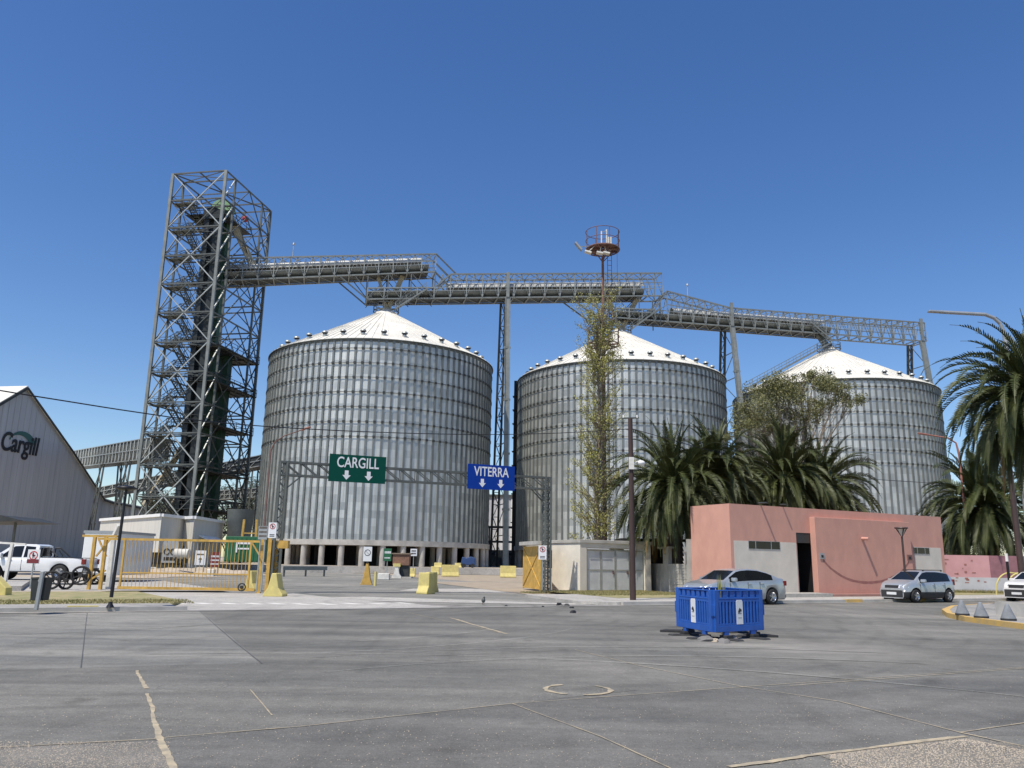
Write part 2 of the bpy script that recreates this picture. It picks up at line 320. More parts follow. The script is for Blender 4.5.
def text(name, body, m, size, mw, parent=None, ext=0.01, offset=0.0, sx=1.0, shear=0.0):
    """lettering turned into a mesh; mw = world matrix (x to the right, y up, z towards the reader)"""
    cu = bpy.data.curves.new(name, 'FONT'); cu.body = body; cu.size = size; cu.extrude = ext; cu.offset = offset
    cu.align_x = 'CENTER'; cu.align_y = 'CENTER'; cu.shear = shear
    t = bpy.data.objects.new(name + '_tmp', cu); col.objects.link(t)
    dg = bpy.context.evaluated_depsgraph_get(); me = bpy.data.meshes.new_from_object(t.evaluated_get(dg))
    bpy.data.objects.remove(t); bpy.data.curves.remove(cu)
    me.name = name; off = Vector((0, 0, 0)); q = parent
    while q is not None: off += q.location; q = q.parent
    me.transform(Matrix.Translation(-off) @ mw @ Matrix.Diagonal((sx, 1, 1, 1)))
    me.materials.clear(); me.materials.append(M[m])
    o = bpy.data.objects.new(name, me); col.objects.link(o)
    if parent: o.parent = parent
    return o
def frame_mat(o, ex, n):
    """matrix with x axis ex (horizontal), z axis n (outward), y up"""
    ex = Vector((ex[0], ex[1], 0)).normalized(); up = Vector((0, 0, 1)); nn = ex.cross(up)
    m = Matrix((( ex.x, up.x, nn.x, o[0]), (ex.y, up.y, nn.y, o[1]), (ex.z, up.z, nn.z, o[2]), (0, 0, 0, 1)))
    return m
# ================================================================== SETTING
e = Vector((math.cos(math.radians(28.1)), math.sin(math.radians(28.1)), 0)); nn = Vector((-e.y, e.x, 0))   # street frame
O = Vector((0, 30, 0))
def S(s, t, z=0.0): p = O + e * s + nn * t; return (p.x, p.y, z)
SK = [0]
def sheet(name, pts, z, m, kind=True):
    SK[0] += 1; z += SK[0]*.00012; b = MB(); b.poly([(p[0], p[1], z) for p in pts]); return struct(name, b, m)
def smp(s0, s1, t0, t1): return [S(s0, t0), S(s1, t0), S(s1, t1), S(s0, t1)]
b = MB(); b.poly([(-2500, -300, -.03), (2500, -300, -.03), (2500, 4000, -.03), (-2500, 4000, -.03)]); struct('ground', b, 'dirt')
sheet('road', [(-90, -25), (110, -25), S(110, 0)[:2], S(-110, 0)[:2]], 0.0, 'asphalt')
sheet('entrance_road', smp(-30, 14, 0, 92), -0.004, 'yard')
sheet('entrance_lane', [S(-1.0, .3), S(9, .3), S(7.6, 8), S(9, 16), S(16, 60), S(-12, 60), S(-16, 30), S(-6, 13), S(-5.4, 7)], 0.0, 'asphalt_light')
sheet('yard_road', [S(-30, 22), S(30, 14), S(40, 30), S(-30, 34)], 0.004, 'asphalt_light')
# tonal patches of the patched road
def pg(*q): return [g(*p) for p in q]
sheet('road_patch', pg((-80, 621), (196, 607), (262, 663), (70, 669), (-80, 671)), 0.0012, 'asphalt_light')
sheet('road_patch', pg((196, 607), (600, 609), (640, 690), (170, 740), (-120, 752), (-120, 673), (262, 663)), 0.002, 'asphalt')
sheet('road_patch', pg((250, 716), (750, 688), (1200, 664), (1300, 735), (967, 736), (736, 767), (640, 800), (-200, 860), (-200, 752), (170, 740)), 0.0005, 'asphalt_dark')
sheet('gravel_patch', pg((817, 755), (967, 737), (1060, 752), (1240, 800), (1040, 900), (830, 840), (870, 775)), 0.003, 'asphalt_gravel')
sheet('gravel_patch', pg((-120, 754), (160, 741), (172, 775), (200, 880), (-300, 900)), 0.003, 'asphalt_speck')
sheet('gutter', smp(-60, 60, -0.42, 0.02), 0.012, 'pavement')
def ribbon(name, pts, w_, m, z, jit=0.6, step=0.07):
    bb = MB(); Pn = [Vector(g(*p)) for p in pts]; out = []
    for a, c in zip(Pn[:-1], Pn[1:]):
        n = max(2, int((c - a).length / step))
        for i in range(n): out.append(a.lerp(c, i / n))
    out.append(Pn[-1]); V = []; w1 = w2 = w_ / 2; dr = 0
    wa = wb_ = 0.0
    for i, p in enumerate(out):
        q = out[min(i+1, len(out)-1)] - out[max(i-1, 0)]; q.normalize(); s = Vector((-q.y, q.x, 0))
        wa = wa*.72 + U(-jit, jit)*.45; wb_ = wb_*.72 + U(-jit, jit)*.45; dr = dr * .93 + U(-.10, .10) * w_
        V += [p + s*(w_/2*(1+wa)+dr), p - s*(w_/2*(1+wb_)-dr)]
    V = [(v.x, v.y, z) for v in V]
    bb.add(V, [(2*i, 2*i+1, 2*i+3, 2*i+2) for i in range(len(out)-1)]); return struct(name, bb, m)
for pts, w_, m in [(((137, 671), (146, 689)), .05, 'seal'), (((147, 694), (160, 737), (175, 775)), .05, 'seal'),
                   (((166, 738), (300, 727), (512, 704), (760, 686), (1060, 665)), .016, 'seal'),
                   (((-60, 751), (166, 739)), .02, 'seal'),
                   (((512, 704), (600, 737), (690, 778)), .016, 'seal'), (((575, 650), (640, 666), (742, 687), (840, 702), (960, 733)), .02, 'seal'),
                   (((790, 686), (1060, 666)), .02, 'seal'), (((960, 733), (1060, 755)), .03, 'seal'), (((966, 737), (817, 755), (730, 768)), .07, 'seal'),
                   (((960, 733), (1000, 727), (1050, 720)), .02, 'seal'),
                   (((450, 618), (505, 634)), .08, 'seal'), (((395, 610), (500, 633)), .02, 'seal'),
                   (((87, 613), (84, 640), (81, 668)), .014, 'tar'), (((196, 608), (232, 640), (262, 664)), .016, 'tar'),
                   (((420, 660), (468, 663)), .014, 'tar'), (((250, 690), (272, 716)), .014, 'seal')]:
    CK = globals().get('CK', 0) + 1; ribbon('sealed_crack', pts, w_, m, 0.0075 + CK*.0001)
def ring_arc(name, c, r, a0, a1, w_, m, z):
    bb = MB(); N = 14; V = []
    for i in range(N+1):
        t = a0 + (a1-a0)*i/N; k = w_*(1+U(-.4, .4))
        for rr in (r-k/2, r+k/2): V.append((c[0]+rr*math.cos(t), c[1]+rr*math.sin(t), z))
    bb.add(V, [(2*i, 2*i+1, 2*i+3, 2*i+2) for i in range(N)]); return struct(name, bb, m)
c = g(578, 690); ring_arc('sealed_crack', c, .42, 2.0, 4.3, .07, 'seal', .0095); ring_arc('sealed_crack', c, .42, -1.5, .9, .07, 'seal', .0097)
random.seed(31)
for i, (cx_, cy_, r_, a0_, a1_, m_) in enumerate([(-9, 24, 9.5, -1.1, -.35, 'asphalt_light'), (-9, 24, 11.1, -1.1, -.3, 'asphalt_light'), (-14, 23, 7.5, -1.0, -.2, 'asphalt_light'), (-2, 2, 12.5, .7, 1.9, 'asphalt_light'), (4, 6, 9, 1.2, 2.4, 'asphalt_light'), (4, 6, 10.6, 1.25, 2.35, 'asphalt_light')]):
    N = 60; bb = MB(); V = []; wk = 0
    for k in range(N+1):
        t_ = a0_ + (a1_-a0_)*k/N; wk = wk*.8 + U(-.3, .3); hw_ = .07*(1+wk)*math.sin(PI*k/N)**.35 + .001
        for rr in (r_-hw_, r_+hw_): V.append((cx_+rr*math.cos(t_), cy_+rr*math.sin(t_), .0049 + i*.0002))
    bb.add(V, [(2*k, 2*k+1, 2*k+3, 2*k+2) for k in range(N)]); struct('tyre_mark', bb, m_)
def manhole(c, r, label):
    bb = MB(); bb.lathe((c[0], c[1], .002), [(0.001, .006), (r*.86, .006), (r*.88, .003), (r*.93, .003), (r*.95, .007), (r, .007), (r+.02, .0)], 32)
    return tag(bb.build('manhole_cover', 'asphalt'), label, 'manhole cover')
manhole(g(578, 690), .34, 'round manhole cover between two curved tan seal lines in the foreground asphalt')
manhole(g(192, 687), .42, 'flat worn manhole cover beside the thick tan seal line at left')
# loose grit on the near asphalt, thickest on the stony patches
random.seed(77); b = MB()
def grit(px, py, r):
    p = g(px, py); z = .0032; q = [(p.x + r*math.cos(t_+.3)*U(.6, 1.2), p.y + r*math.sin(t_+.3)*U(.6, 1.2), z) for t_ in (0, 1.6, 3.1, 4.7)]
    b.add(q + [(p.x, p.y, z + r*U(.5, 1))], [(0,1,4), (1,2,4), (2,3,4), (3,0,4)])
for _ in range(3800):
    f = R()**1.6; x = U(830, 1040); y0_ = 738 + abs(x-967)*.115 if x < 967 else 738 + (x-967)*.2; grit(x, y0_ + 1.5 + f*32, U(.004, .011))
for _ in range(2500): grit(U(-10, 170), 742 + R()*30, U(.003, .008))
for _ in range(2500): x = U(0, 1024); y = 650 + 120*R()**.7; grit(x, y, U(.003, .008))
tag(b.build('grit', 'sand', fix=False), 'loose tan grit and small stones scattered on the near asphalt', 'grit', kind='stuff')
# left pavement, kerb, grass
GL = -11.2
b = MB(); b.obox(O, e, nn, -70, .0, -.02, GL, 1.9, .12); struct('pavement_left', b, 'pavement')
b = MB(); b.obox(O, e, nn, -70, -.14, -.02, GL + .3, -.002, .13); struct('kerb_left', b, 'concrete')
b = MB(); b.prism([S(-70, 1.9), S(GL + .1, 1.9), S(GL + .6, 4), S(-11.5, 11.5), S(-30, 11.5), S(-70, 8)], -.01, .10); struct('verge_left', b, 'grass_soil')
sheet('gravel_yard_left', [S(-80, 8), S(-15, 9.5), S(-12.3, 13.6), S(-14, 60), S(-100, 60)], .05, 'sand')
sheet('yard_slab', [S(-40, 14.5), S(-7.5, 13.2), S(-9, 30), S(-40, 34)], .055, 'concrete_pale')
sheet('entrance_apron', [S(GL, .02), S(-2.2, .02), S(-4.2, 6), S(-5.0, 11.6), S(-12.3, 13.2), S(GL + .2, 5)], .008, 'concrete_pale')
b = MB()
for k, (px, py) in enumerate([(146, 605), (184, 604), (208, 604), (233, 604), (258, 604), (281, 604), (306, 604.5), (330, 604.5), (356, 604), (382, 604), (408, 603.5)]):
    p = g(px, py); a = Vector((p.x, p.y, 0))
    q = [a + e*(-.2) + nn*(-.4), a + e*.2 + nn*(-.4), a + e*(.2-.3) + nn*.5, a + e*(-.2-.3) + nn*.5]
    b.poly([(v.x, v.y, .014) for v in q])
struct('crosswalk_marking', b, 'white_paint')
# yellow painted kerb piece, left
b = MB(); p = g(86, 611); b.obox((p.x, p.y, 0), e, nn, -.5, -.15, -.01, .3, .05, .15); tag(b.build('painted_kerb', 'yellow_pale'), 'short yellow painted kerb piece beside the grey litter bin', 'kerb')
# right pavement
b = MB(); b.prism([S(3.6, 1.0), S(4.8, 0), S(70, 0), S(70, 3.75), S(14.2, 3.75), S(14.0, 7.0), S(4.6, 7.0)], -.02, .12); struct('pavement_right', b, 'concrete_pale')
b = MB(); b.obox(O, e, nn, 5.0, -.15, -.02, 70, -.002, .135); struct('kerb_right', b, 'concrete')
b = MB()
for s0 in (17.6, 22.2): b.obox(O, e, nn, s0, -.17, .0, s0 + 1.1, .06, .15)
struct('kerb_paint', b, 'yellow_kerb')
sheet('verge_right', [S(7.0, 3.0), S(14.2, 3.0), S(14.5, 12), S(7.8, 11.4)], .125, 'grass_soil')
sheet('shed_surround', [S(5.4, 5), S(7.0, 4.5), S(8.2, 11), S(24, 11), S(24, 30), S(9, 30)], .02, 'dirt')
sheet('lane_dust', [S(-7, 6), S(-3, 8), S(1, 4), S(4.5, .6), S(3.2, .4), S(-1.5, 3), S(-5, 5)], .010, 'concrete_pale')
sheet('lane_dust', [S(1, 14), S(6, 10.5), S(8.8, 11), S(9, 17), S(3, 17)], .010, 'concrete_pale')
# raised yard under the silos, retaining kerb in pale concrete
PL = .75
plat = [(-300, 64), (-60, 72), (-32, 78), (-31, 90.5), (10, 100), (60, 111.5), (200, 140), (400, 400), (-300, 400)]
b = MB(); b.prism(plat, -.02, PL - .004); struct('raised_yard', b, 'sand')
b = MB()
for a, c in zip(plat[:6], plat[1:7]):
    a = Vector((*a, 0)); c = Vector((*c, 0)); d = (c-a).normalized(); k = Vector((d.y, -d.x, 0))
    b.add([(a.x+k.x*.35, a.y+k.y*.35, 0), (c.x+k.x*.35, c.y+k.y*.35, 0), (c.x+k.x*.3, c.y+k.y*.3, PL+.02), (a.x+k.x*.3, a.y+k.y*.3, PL+.02),
           (a.x-k.x*.3, a.y-k.y*.3, PL+.02), (c.x-k.x*.3, c.y-k.y*.3, PL+.02)], [(0,1,2,3), (3,2,5,4)])
struct('retaining_kerb', b, 'concrete_pale')
def mound(cx, cy, rx, ry, h, z0, label_mat='sand'):
    b = MB(); b.smooth = True; N = 26; rings = 6; V = [(cx, cy, z0+h)]
    ph = [U(0, 6.3) for _ in range(4)]
    for j in range(1, rings+1):
        f = j/rings
        for i in range(N):
            t = 2*PI*i/N; rr = 1 + .16*math.sin(3*t+ph[0]) + .1*math.sin(7*t+ph[1])
            V.append((cx+rx*f*rr*math.cos(t), cy+ry*f*rr*math.sin(t), z0 + h*(math.cos(f*PI)*.5+.5)*(1+.25*math.sin(5*t+ph[2]+f*4)) - .01))
    Fs = [(0, 1+i, 1+(i+1) % N) for i in range(N)]
    for j in range(rings-1):
        for i in range(N): Fs.append((1+j*N+i, 1+(j+1)*N+i, 1+(j+1)*N+(i+1) % N, 1+j*N+(i+1) % N))
    b.add(V, Fs); return b.build('sand_mound', label_mat)
for i, (px, py, rx, ry, h) in enumerate([(150, 576, 5, 3, .5), (178, 574, 6, 3, .45), (207, 574, 4, 2.5, .5), (235, 575, 4, 2.5, .35), (120, 577, 4, 3, .5)]):
    c = g(px, py); tag(mound(c.x, c.y, rx, ry, h, .04), kind='structure')
# grass blades on the two verges (stuff)
def grass(name, poly_fn, n, hh, label):
    b = MB()
    for _ in range(n):
        p = poly_fn(); a = U(0, 6.3); w_ = U(.008, .02); h_ = hh * U(.4, 1.2); lx, ly = U(-.4, .4)*h_, U(-.4, .4)*h_
        b.add([(p[0]-w_*math.cos(a), p[1]-w_*math.sin(a), p[2]), (p[0]+w_*math.cos(a), p[1]+w_*math.sin(a), p[2]), (p[0]+lx, p[1]+ly, p[2]+h_)], [(0, 1, 2)])
    o = b.build(name, 'grass', fix=False); return tag(o, label, 'grass', kind='stuff')
grass('grass', lambda: S(*(lambda s: (s, U(1.95, 4.6) + (0 if s > -20 else 1) * U(0, 1.5)))(GL + .8 - 26 * R() ** 1.0), .10), 14000, .055, 'short patchy grass strip in front of the pickup truck and yellow gate')
grass('grass', lambda: S(U(7.3, 14.1), U(5.2, 10.6), .125), 7000, .07, 'dry grass patch in front of the metal-doored shed')
grass('grass', lambda: S(U(6.6, 8.5), U(9.8, 11.2), .02), 1800, .10, 'green weeds at the foot of the cream shed wall')
grass('grass', lambda: S(U(28, 46), U(6.4, 7.9), .125), 6000, .1, 'thin grass line at the foot of the faded pink wall')
sheet('verge_far_right', [S(28, 3.76), S(60, 3.76), S(60, 9), S(28, 9)], .123, 'grass_soil')
# traffic island at right
IZ = .15
isl = [g(943, 613.5)] + [g(x, y) for x, y in [(948, 617.5), (965, 621.5), (990, 625), (1024, 629.5), (1100, 640)]] + [g(1180, 612), g(1024, 604), g(985, 607), (g(952, 609.5))]
isl = [(p.x, p.y) for p in isl]
b = MB(); b.prism(isl, -.01, IZ); o = struct('traffic_island', b, 'pavement')
cx = sum(p[0] for p in isl)/len(isl); cy = sum(p[1] for p in isl)/len(isl)
b = MB()
n_ = len(isl)
def grow(p, k): d = Vector((p[0]-cx, p[1]-cy)); L = d.length; return (cx + d.x*(L+k)/L, cy + d.y*(L+k)/L)
for i in range(n_):
    a, c = isl[i], isl[(i+1) % n_]; a1, c1 = grow(a, .03), grow(c, .03); a2, c2 = grow(a, -.24), grow(c, -.24)
    b.add([(*a1, 0), (*c1, 0), (*c1, IZ+.005), (*a1, IZ+.005), (*a2, IZ+.006), (*c2, IZ+.006)], [(0,1,2,3), (3,2,5,4)])
struct('island_kerb', b, 'yellow_kerb')
# ================================================================== SILOS
S1 = Vector((-19.1, 115.0, 0)); ra = math.radians(13.1); rd = Vector((math.cos(ra), math.sin(ra), 0)); rn = Vector((-rd.y, rd.x, 0))
def X(s, o, z): p = S1 + rd*s + rn*o; return Vector((p.x, p.y, z))
ZB, ZE, ZA, RS = 3.85, 29.2, 37.3, 16.0
def make_silo(label):
    t = thing('grain_silo', label, 'silo', (S1.x, S1.y, PL), 'corrugated steel grain silos')
    c0 = (S1.x, S1.y, 0)
    b = MB(); b.smooth = True; b.lathe(c0, [(RS, ZB), (RS, ZE)], 208); b.smooth = False
    b.k = 1; NS = 104
    for i in range(NS):
        th = 2*PI*i/NS; er = Vector((math.cos(th), math.sin(th), 0)); et = Vector((-er.y, er.x, 0)); o = Vector(c0)
        b.obox(o, er, et, RS - .02, -.13, ZB, RS + .14, .13, ZE - .1)
        # splice plates: regular at the ring levels, staggered lower down
        lv = [ZE - 1.3 - 1.9*k for k in range(7)] if True else []
        b.k = 2
        for z in lv: b.obox(o, er, et, RS + .10, -.16, z - .14, RS + .2, .16, z + .14)
        z = ZE - 1.3 - 1.9*7 - (0 if i % 2 else .9) - (.45 if i % 4 < 2 else 0)
        b.k = 1
        while z > ZB + .3:
            b.obox(o, er, et, RS + .10, -.13, z - .2, RS + .16, .13, z + .2); z -= 2.3
        b.k = 1
    wl = b.build('wall', ['silo', 'stiff', 'steel_dark'], t, fix=False)
    for k in range(7):
        z = ZE - 1.3 - 1.9*k; b = MB(); b.lathe(c0, [(RS + .12, z - .022), (RS + .2, z - .022), (RS + .2, z + .022), (RS + .12, z + .022)], 104); b.build('wind_ring', 'galv_dull', t)
    b = MB(); b.lathe(c0, [(RS + .02, ZE - .35), (RS + .12, ZE - .35), (RS + .16, ZE + .02), (RS + .3, ZE), (RS + .3, ZE - .12)], 104); b.build('eave_ring', 'galv_dull', t)
    b = MB(); NR = 96; b.smooth = False
    V = []
    for i in range(NR):
        th = 2*PI*i/NR
        for (r, z) in ((RS + .3, ZE + .0), (8.6, ZE + (ZA-ZE)*.52), (1.6, ZA)): V.append((c0[0]+r*math.cos(th), c0[1]+r*math.sin(th), z))
    b.add(V, [(3*i, 3*((i+1) % NR), 3*((i+1) % NR)+1, 3*i+1) for i in range(NR)] + [(3*i+1, 3*((i+1) % NR)+1, 3*((i+1) % NR)+2, 3*i+2) for i in range(NR)])
    for i in range(NR):
        th = 2*PI*(i)/NR; d = Vector((math.cos(th), math.sin(th), 0)); o = Vector(c0)
        b.beam(o + d*(RS+.25) + Vector((0,0,ZE+.06)), o + d*8.6 + Vector((0,0,ZE+(ZA-ZE)*.52+.05)), .05, .07)
        if i % 2 == 0: b.beam(o + d*8.6 + Vector((0,0,ZE+(ZA-ZE)*.52+.06)), o + d*1.6 + Vector((0,0,ZA+.04)), .05, .06)
    rf = b.build('roof', 'roof_white', t, fix=False)
    b = MB(); b.smooth = True; b.lathe(c0, [(1.9, ZA - .25), (1.75, ZA + .25), (1.0, ZA + .38), (1.0, ZA + .9), (.01, ZA + .95)], 24); b.build('roof_cap', 'roof_white', rf)
    NV = 34
    proto = None
    for i in range(NV):
        th = 2*PI*(i+.35)/NV; r = 14.6; z = ZE + (RS-r)*.61
        if proto is None:
            b = MB(); px, py = c0[0] + r*math.cos(th), c0[1] + r*math.sin(th)
            b.tube((px, py, z), (px, py, z + .55), .26, .26, 10)
            b.smooth = True; b.lathe((px, py, z + .5), [(.42, 0), (.42, .08), (.3, .26), (.01, .34)], 12); b.smooth = False
            b.k = 1; b.lathe((px, py, z+.5), [(.01, -.02), (.41, -.01)], 12); b.tube((px, py, z + .3), (px, py, z + .48), .27, .27, 10, False); b.k = 0
            proto = b.build('roof_vent', ['galv', 'dark'], rf); p0 = Vector((px, py, z))
        else:
            q = proto.copy(); col.objects.link(q); q.parent = rf
            q.location = Vector((c0[0] + r*math.cos(th), c0[1] + r*math.sin(th), z)) - p0
    b = MB(); b.lathe(c0, [(.5, ZB-.002), (RS+.35, ZB-.002), (RS+.35, ZB-.65), (.5, ZB-.65)], 104); b.build('ring_beam', 'concrete', t)
    cp = None
    for (r, n, rr) in ((RS - .1, 40, .36), (10.8, 26, .36), (5.5, 12, .36)):
        for i in range(n):
            th = 2*PI*(i+.5)/n; px, py = c0[0] + r*math.cos(th), c0[1] + r*math.sin(th)
            if cp is None:
                b = MB(); b.smooth = False; er = Vector((math.cos(th), math.sin(th), 0)); et = Vector((-er.y, er.x, 0))
                b.tube((px, py, PL), (px, py, ZB - .648), .36, .36, 14); cp = b.build('column', 'concrete', t); q0 = Vector((px, py, 0))
            else:
                q = cp.copy(); col.objects.link(q); q.parent = t; q.location = Vector((px, py, 0)) - q0
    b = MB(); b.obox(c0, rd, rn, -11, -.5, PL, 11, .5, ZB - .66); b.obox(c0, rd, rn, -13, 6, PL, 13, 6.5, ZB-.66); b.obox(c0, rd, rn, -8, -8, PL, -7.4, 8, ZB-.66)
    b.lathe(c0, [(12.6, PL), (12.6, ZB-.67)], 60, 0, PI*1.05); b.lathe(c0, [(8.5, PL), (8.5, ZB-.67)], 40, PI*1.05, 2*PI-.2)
    b.build('shade_core', 'dark', t)  # invented near-black walls that stand in for the shade between the columns
    return t
silo = make_silo('left and largest-looking steel silo, behind the green overhead sign')
for s_, lb in ((37.15, 'middle steel silo, behind the slender tree and rusty mast'), (75.1, 'rightmost steel silo, rising behind the pink gatehouse')):
    p = X(s_, 0, PL); q_ = dup(silo, p, None, lb)
    if s_ < 40:
        b = MB(); b.obox((p.x, p.y, 0), Vector((-1, .06, 0)), Vector((-.06, -1, 0)), RS+.2, -1.3, .9, RS+.75, -.3, ZE+.6)
        for k in range(12): b.obox((p.x, p.y, 0), Vector((-1, .06, 0)), Vector((-.06, -1, 0)), RS+.1, -1.5, 3+k*2.2, RS+.95, -.1, 3.1+k*2.2)
        b.build('service_riser', 'dark', q_)
# ================================================================== GALLERIES
def gallery(label, s0, s1, zb, zt, nb, cover, deckr, zone=1.5, name='conveyor_gallery'):
    """zb, zt: functions of s for the lower and upper chord"""
    t = thing(name, label, 'conveyor', X(s0, 0, zb(s0)), 'overhead conveyor galleries')
    b = MB(); ss = [s0 + (s1-s0)*i/nb for i in range(nb+1)]
    for o in (-zone, zone):
        for f in (zb, zt):
            for a, c in zip(ss[:-1], ss[1:]): b.beam(X(a, o, f(a)), X(c, o, f(c)), .2)
        for a, c in zip(ss[:-1], ss[1:]): b.beam(X(a, o, (zb(a)+zt(a)*1.0)/2+.3), X(c, o, (zb(c)+zt(c))/2+.3), .11)
        for i, a in enumerate(ss): b.beam(X(a, o, zb(a)), X(a, o, zt(a)), .13)
        for i in range(nb):
            a, c = ss[i], ss[i+1]; m_ = (a+c)/2
            b.beam(X(a, o, zb(a)), X(m_, o, zt(m_)), .09); b.beam(X(m_, o, zt(m_)), X(c, o, zb(c)), .09)
    for i, a in enumerate(ss):
        b.beam(X(a, -zone, zt(a)), X(a, zone, zt(a)), .12); b.beam(X(a, -zone, zb(a)), X(a, zone, zb(a)), .16)
        if i < nb:
            c = ss[i+1]; b.beam(X(a, -zone, zt(a)), X(c, zone, zt(c)), .08); b.beam(X(a, zone, zt(a)), X(c, -zone, zt(c)), .08)
            b.beam(X(a, -zone, zb(a)-.05), X(c, zone, zb(c)-.05), .08)
            m_ = (a+c)/2; b.beam(X(m_, -zone, zt(m_)), X(m_, -zone, zb(m_)+1.2), .06)
    b.build('truss', 'galv_mid', t)
    d0, d1 = deckr
    b = MB()   # walkway floor, kick plates, ribs and belly
    n = max(2, int((d1-d0)/1.0)); q = [d0 + (d1-d0)*i/n for i in range(n+1)]
    for a, c in zip(q[:-1], q[1:]):
        V = [X(a, -zone+.1, zb(a)+.12), X(a, zone-.1, zb(a)+.12), X(c, zone-.1, zb(c)+.12), X(c, -zone+.1, zb(c)+.12),
             X(a, -zone+.1, zb(a)+.2), X(a, zone-.1, zb(a)+.2), X(c, zone-.1, zb(c)+.2), X(c, -zone+.1, zb(c)+.2)]
        b.add(V, [(0,1,2,3), (4,5,6,7), (0,3,7,4), (1,2,6,5)])
    b.build('walkway', 'steel_dark', t)
    b = MB(); b.smooth = True   # pipe-like trough of the belt
    N = 8; V = []
    for a in q:
        for k in range(N+1):
            th = PI + PI*k/N; V.append(X(a, -.25 + 1.05*math.cos(th), zb(a) + 1.35 + .95*math.sin(th)))
    b.add(V, [(i*(N+1)+k, i*(N+1)+k+1, (i+1)*(N+1)+k+1, (i+1)*(N+1)+k) for i in range(n) for k in range(N)])
    b.smooth = False
    for a in q[::2]:
        for k in range(4): 
            t0 = PI + PI*k/4; t1 = PI + PI*(k+1)/4
            b.beam(X(a, -.25+1.1*math.cos(t0), zb(a)+1.35+1.0*math.sin(t0)), X(a, -.25+1.1*math.cos(t1), zb(a)+1.35+1.0*math.sin(t1)), .09)
    b.build('belt_trough', 'galv_mid', t, fix=False)
    c0, c1 = cover
    n = max(2, int((c1-c0)/1.5)); q = [c0 + (c1-c0)*i/n for i in range(n+1)]; b = MB(); b.smooth = True; V = []
    for a in q:
        for k in range(N+1):
            th = PI*k/N; V.append(X(a, -.45 + .8*math.cos(th), zb(a) + 1.75 + .95*math.sin(th)))
    b.add(V, [(i*(N+1)+k, i*(N+1)+k+1, (i+1)*(N+1)+k+1, (i+1)*(N+1)+k) for i in range(n) for k in range(N)])
    b.build('belt_cover', 'galv_bright', t, fix=False)
    b = MB()
    for o in (-zone-.35,):
        for h_ in (1.1, 1.6): 
            for a, c in zip(ss[:-1], ss[1:]): b.beam(X(a, o, zb(a)+h_), X(c, o, zb(c)+h_), .05)
        for a in ss: b.beam(X(a, o, zb(a)+.1), X(a, o, zb(a)+1.6), .05); b.beam(X(a, o, zb(a)+.1), X(a, -zone, zb(a)+.1), .08)
    b.build('handrail', 'galv', t)
    return t
z1b = lambda s: 40.75 + (s+18)*.146; z1t = lambda s: 44.0 + (s+18)*.131
G1 = gallery('highest conveyor gallery, running from the lattice tower to above the left silo', -25, 7.0, z1b, z1t, 15, (-24, 5), (-25, 6))
b = MB()
for o in (-1.5, 1.5):
    b.beam(X(7, o, z1t(7)), X(10.2, o, 44.35), .18); b.beam(X(7, o, z1b(7)), X(9, o, 42.5), .12); b.beam(X(7, o, z1t(7)-1.6), X(9.6, o, 43.2), .12)
    b.beam(X(-7.2, o, z1b(-7.2)), X(-3, o, 39.1), .18); b.beam(X(-5.0, o, z1b(-5)), X(-2.2, o, 39.3), .12)
    for a in (-3, 0, 3.4, 7): b.beam(X(a, o, 39.1 + (a+3)*.104), X(a, o, z1b(a)), .15)
    b.beam(X(-3, o, 38.7), X(0, o, z1b(0)), .1); b.beam(X(7, o, 39.8), X(3.4, o, z1b(3.4)), .1); b.beam(X(3.4, o, 39.4), X(0, o, z1b(0)), .1)
b.build('drop_frame', 'galv_dull', G1)
z2b = lambda s: 39.1 + (s+3)*.106
z2t = lambda s: (z2b(s) + 1.7) if s < 8 else 44.35 + (s-10.2)*.107
G2 = gallery('middle conveyor gallery, between left and middle silo tops, on the long central legs', -3, 44, z2b, z2t, 19, (9, 41), (-3, 41))
b = MB()
for o in (-1.5, 1.5):
    b.beam(X(28.2, o, z2b(28.2)), X(34.6, o, 38.3), .18); b.beam(X(30.5, o, z2b(30.5)), X(35.6, o, 38.9), .12)
    b.beam(X(34.4, o, 38.4), X(37, o, 38.8), .14)
    for a in (36, 40, 43.6): b.beam(X(a, o, 39.0), X(a, o, z2b(a)), .14)
    b.beam(X(36, o, 39.0), X(40, o, z2b(40)), .1); b.beam(X(40, o, 39.2), X(36, o, z2b(36)), .1)
    b.beam(X(43.8, o, z2b(43.8)), X(46, o, 44.8), .12)
b.build('drop_frame', 'galv_dull', G2)
def z3t(s):
    if s < 44: return 41.2 + (s-36)*.06
    if s < 56.2: return 45.1 - (s-44)*(45.1-43.1)/12.2
    return 43.1 + (s-56.2)*.018
z3b = lambda s: 39.7 + (s-36)*.012
G3 = gallery('lowest conveyor gallery, stepping down from the middle silo to past the right silo', 36, 93.5, z3b, z3t, 26, (46, 74), (36, 75))
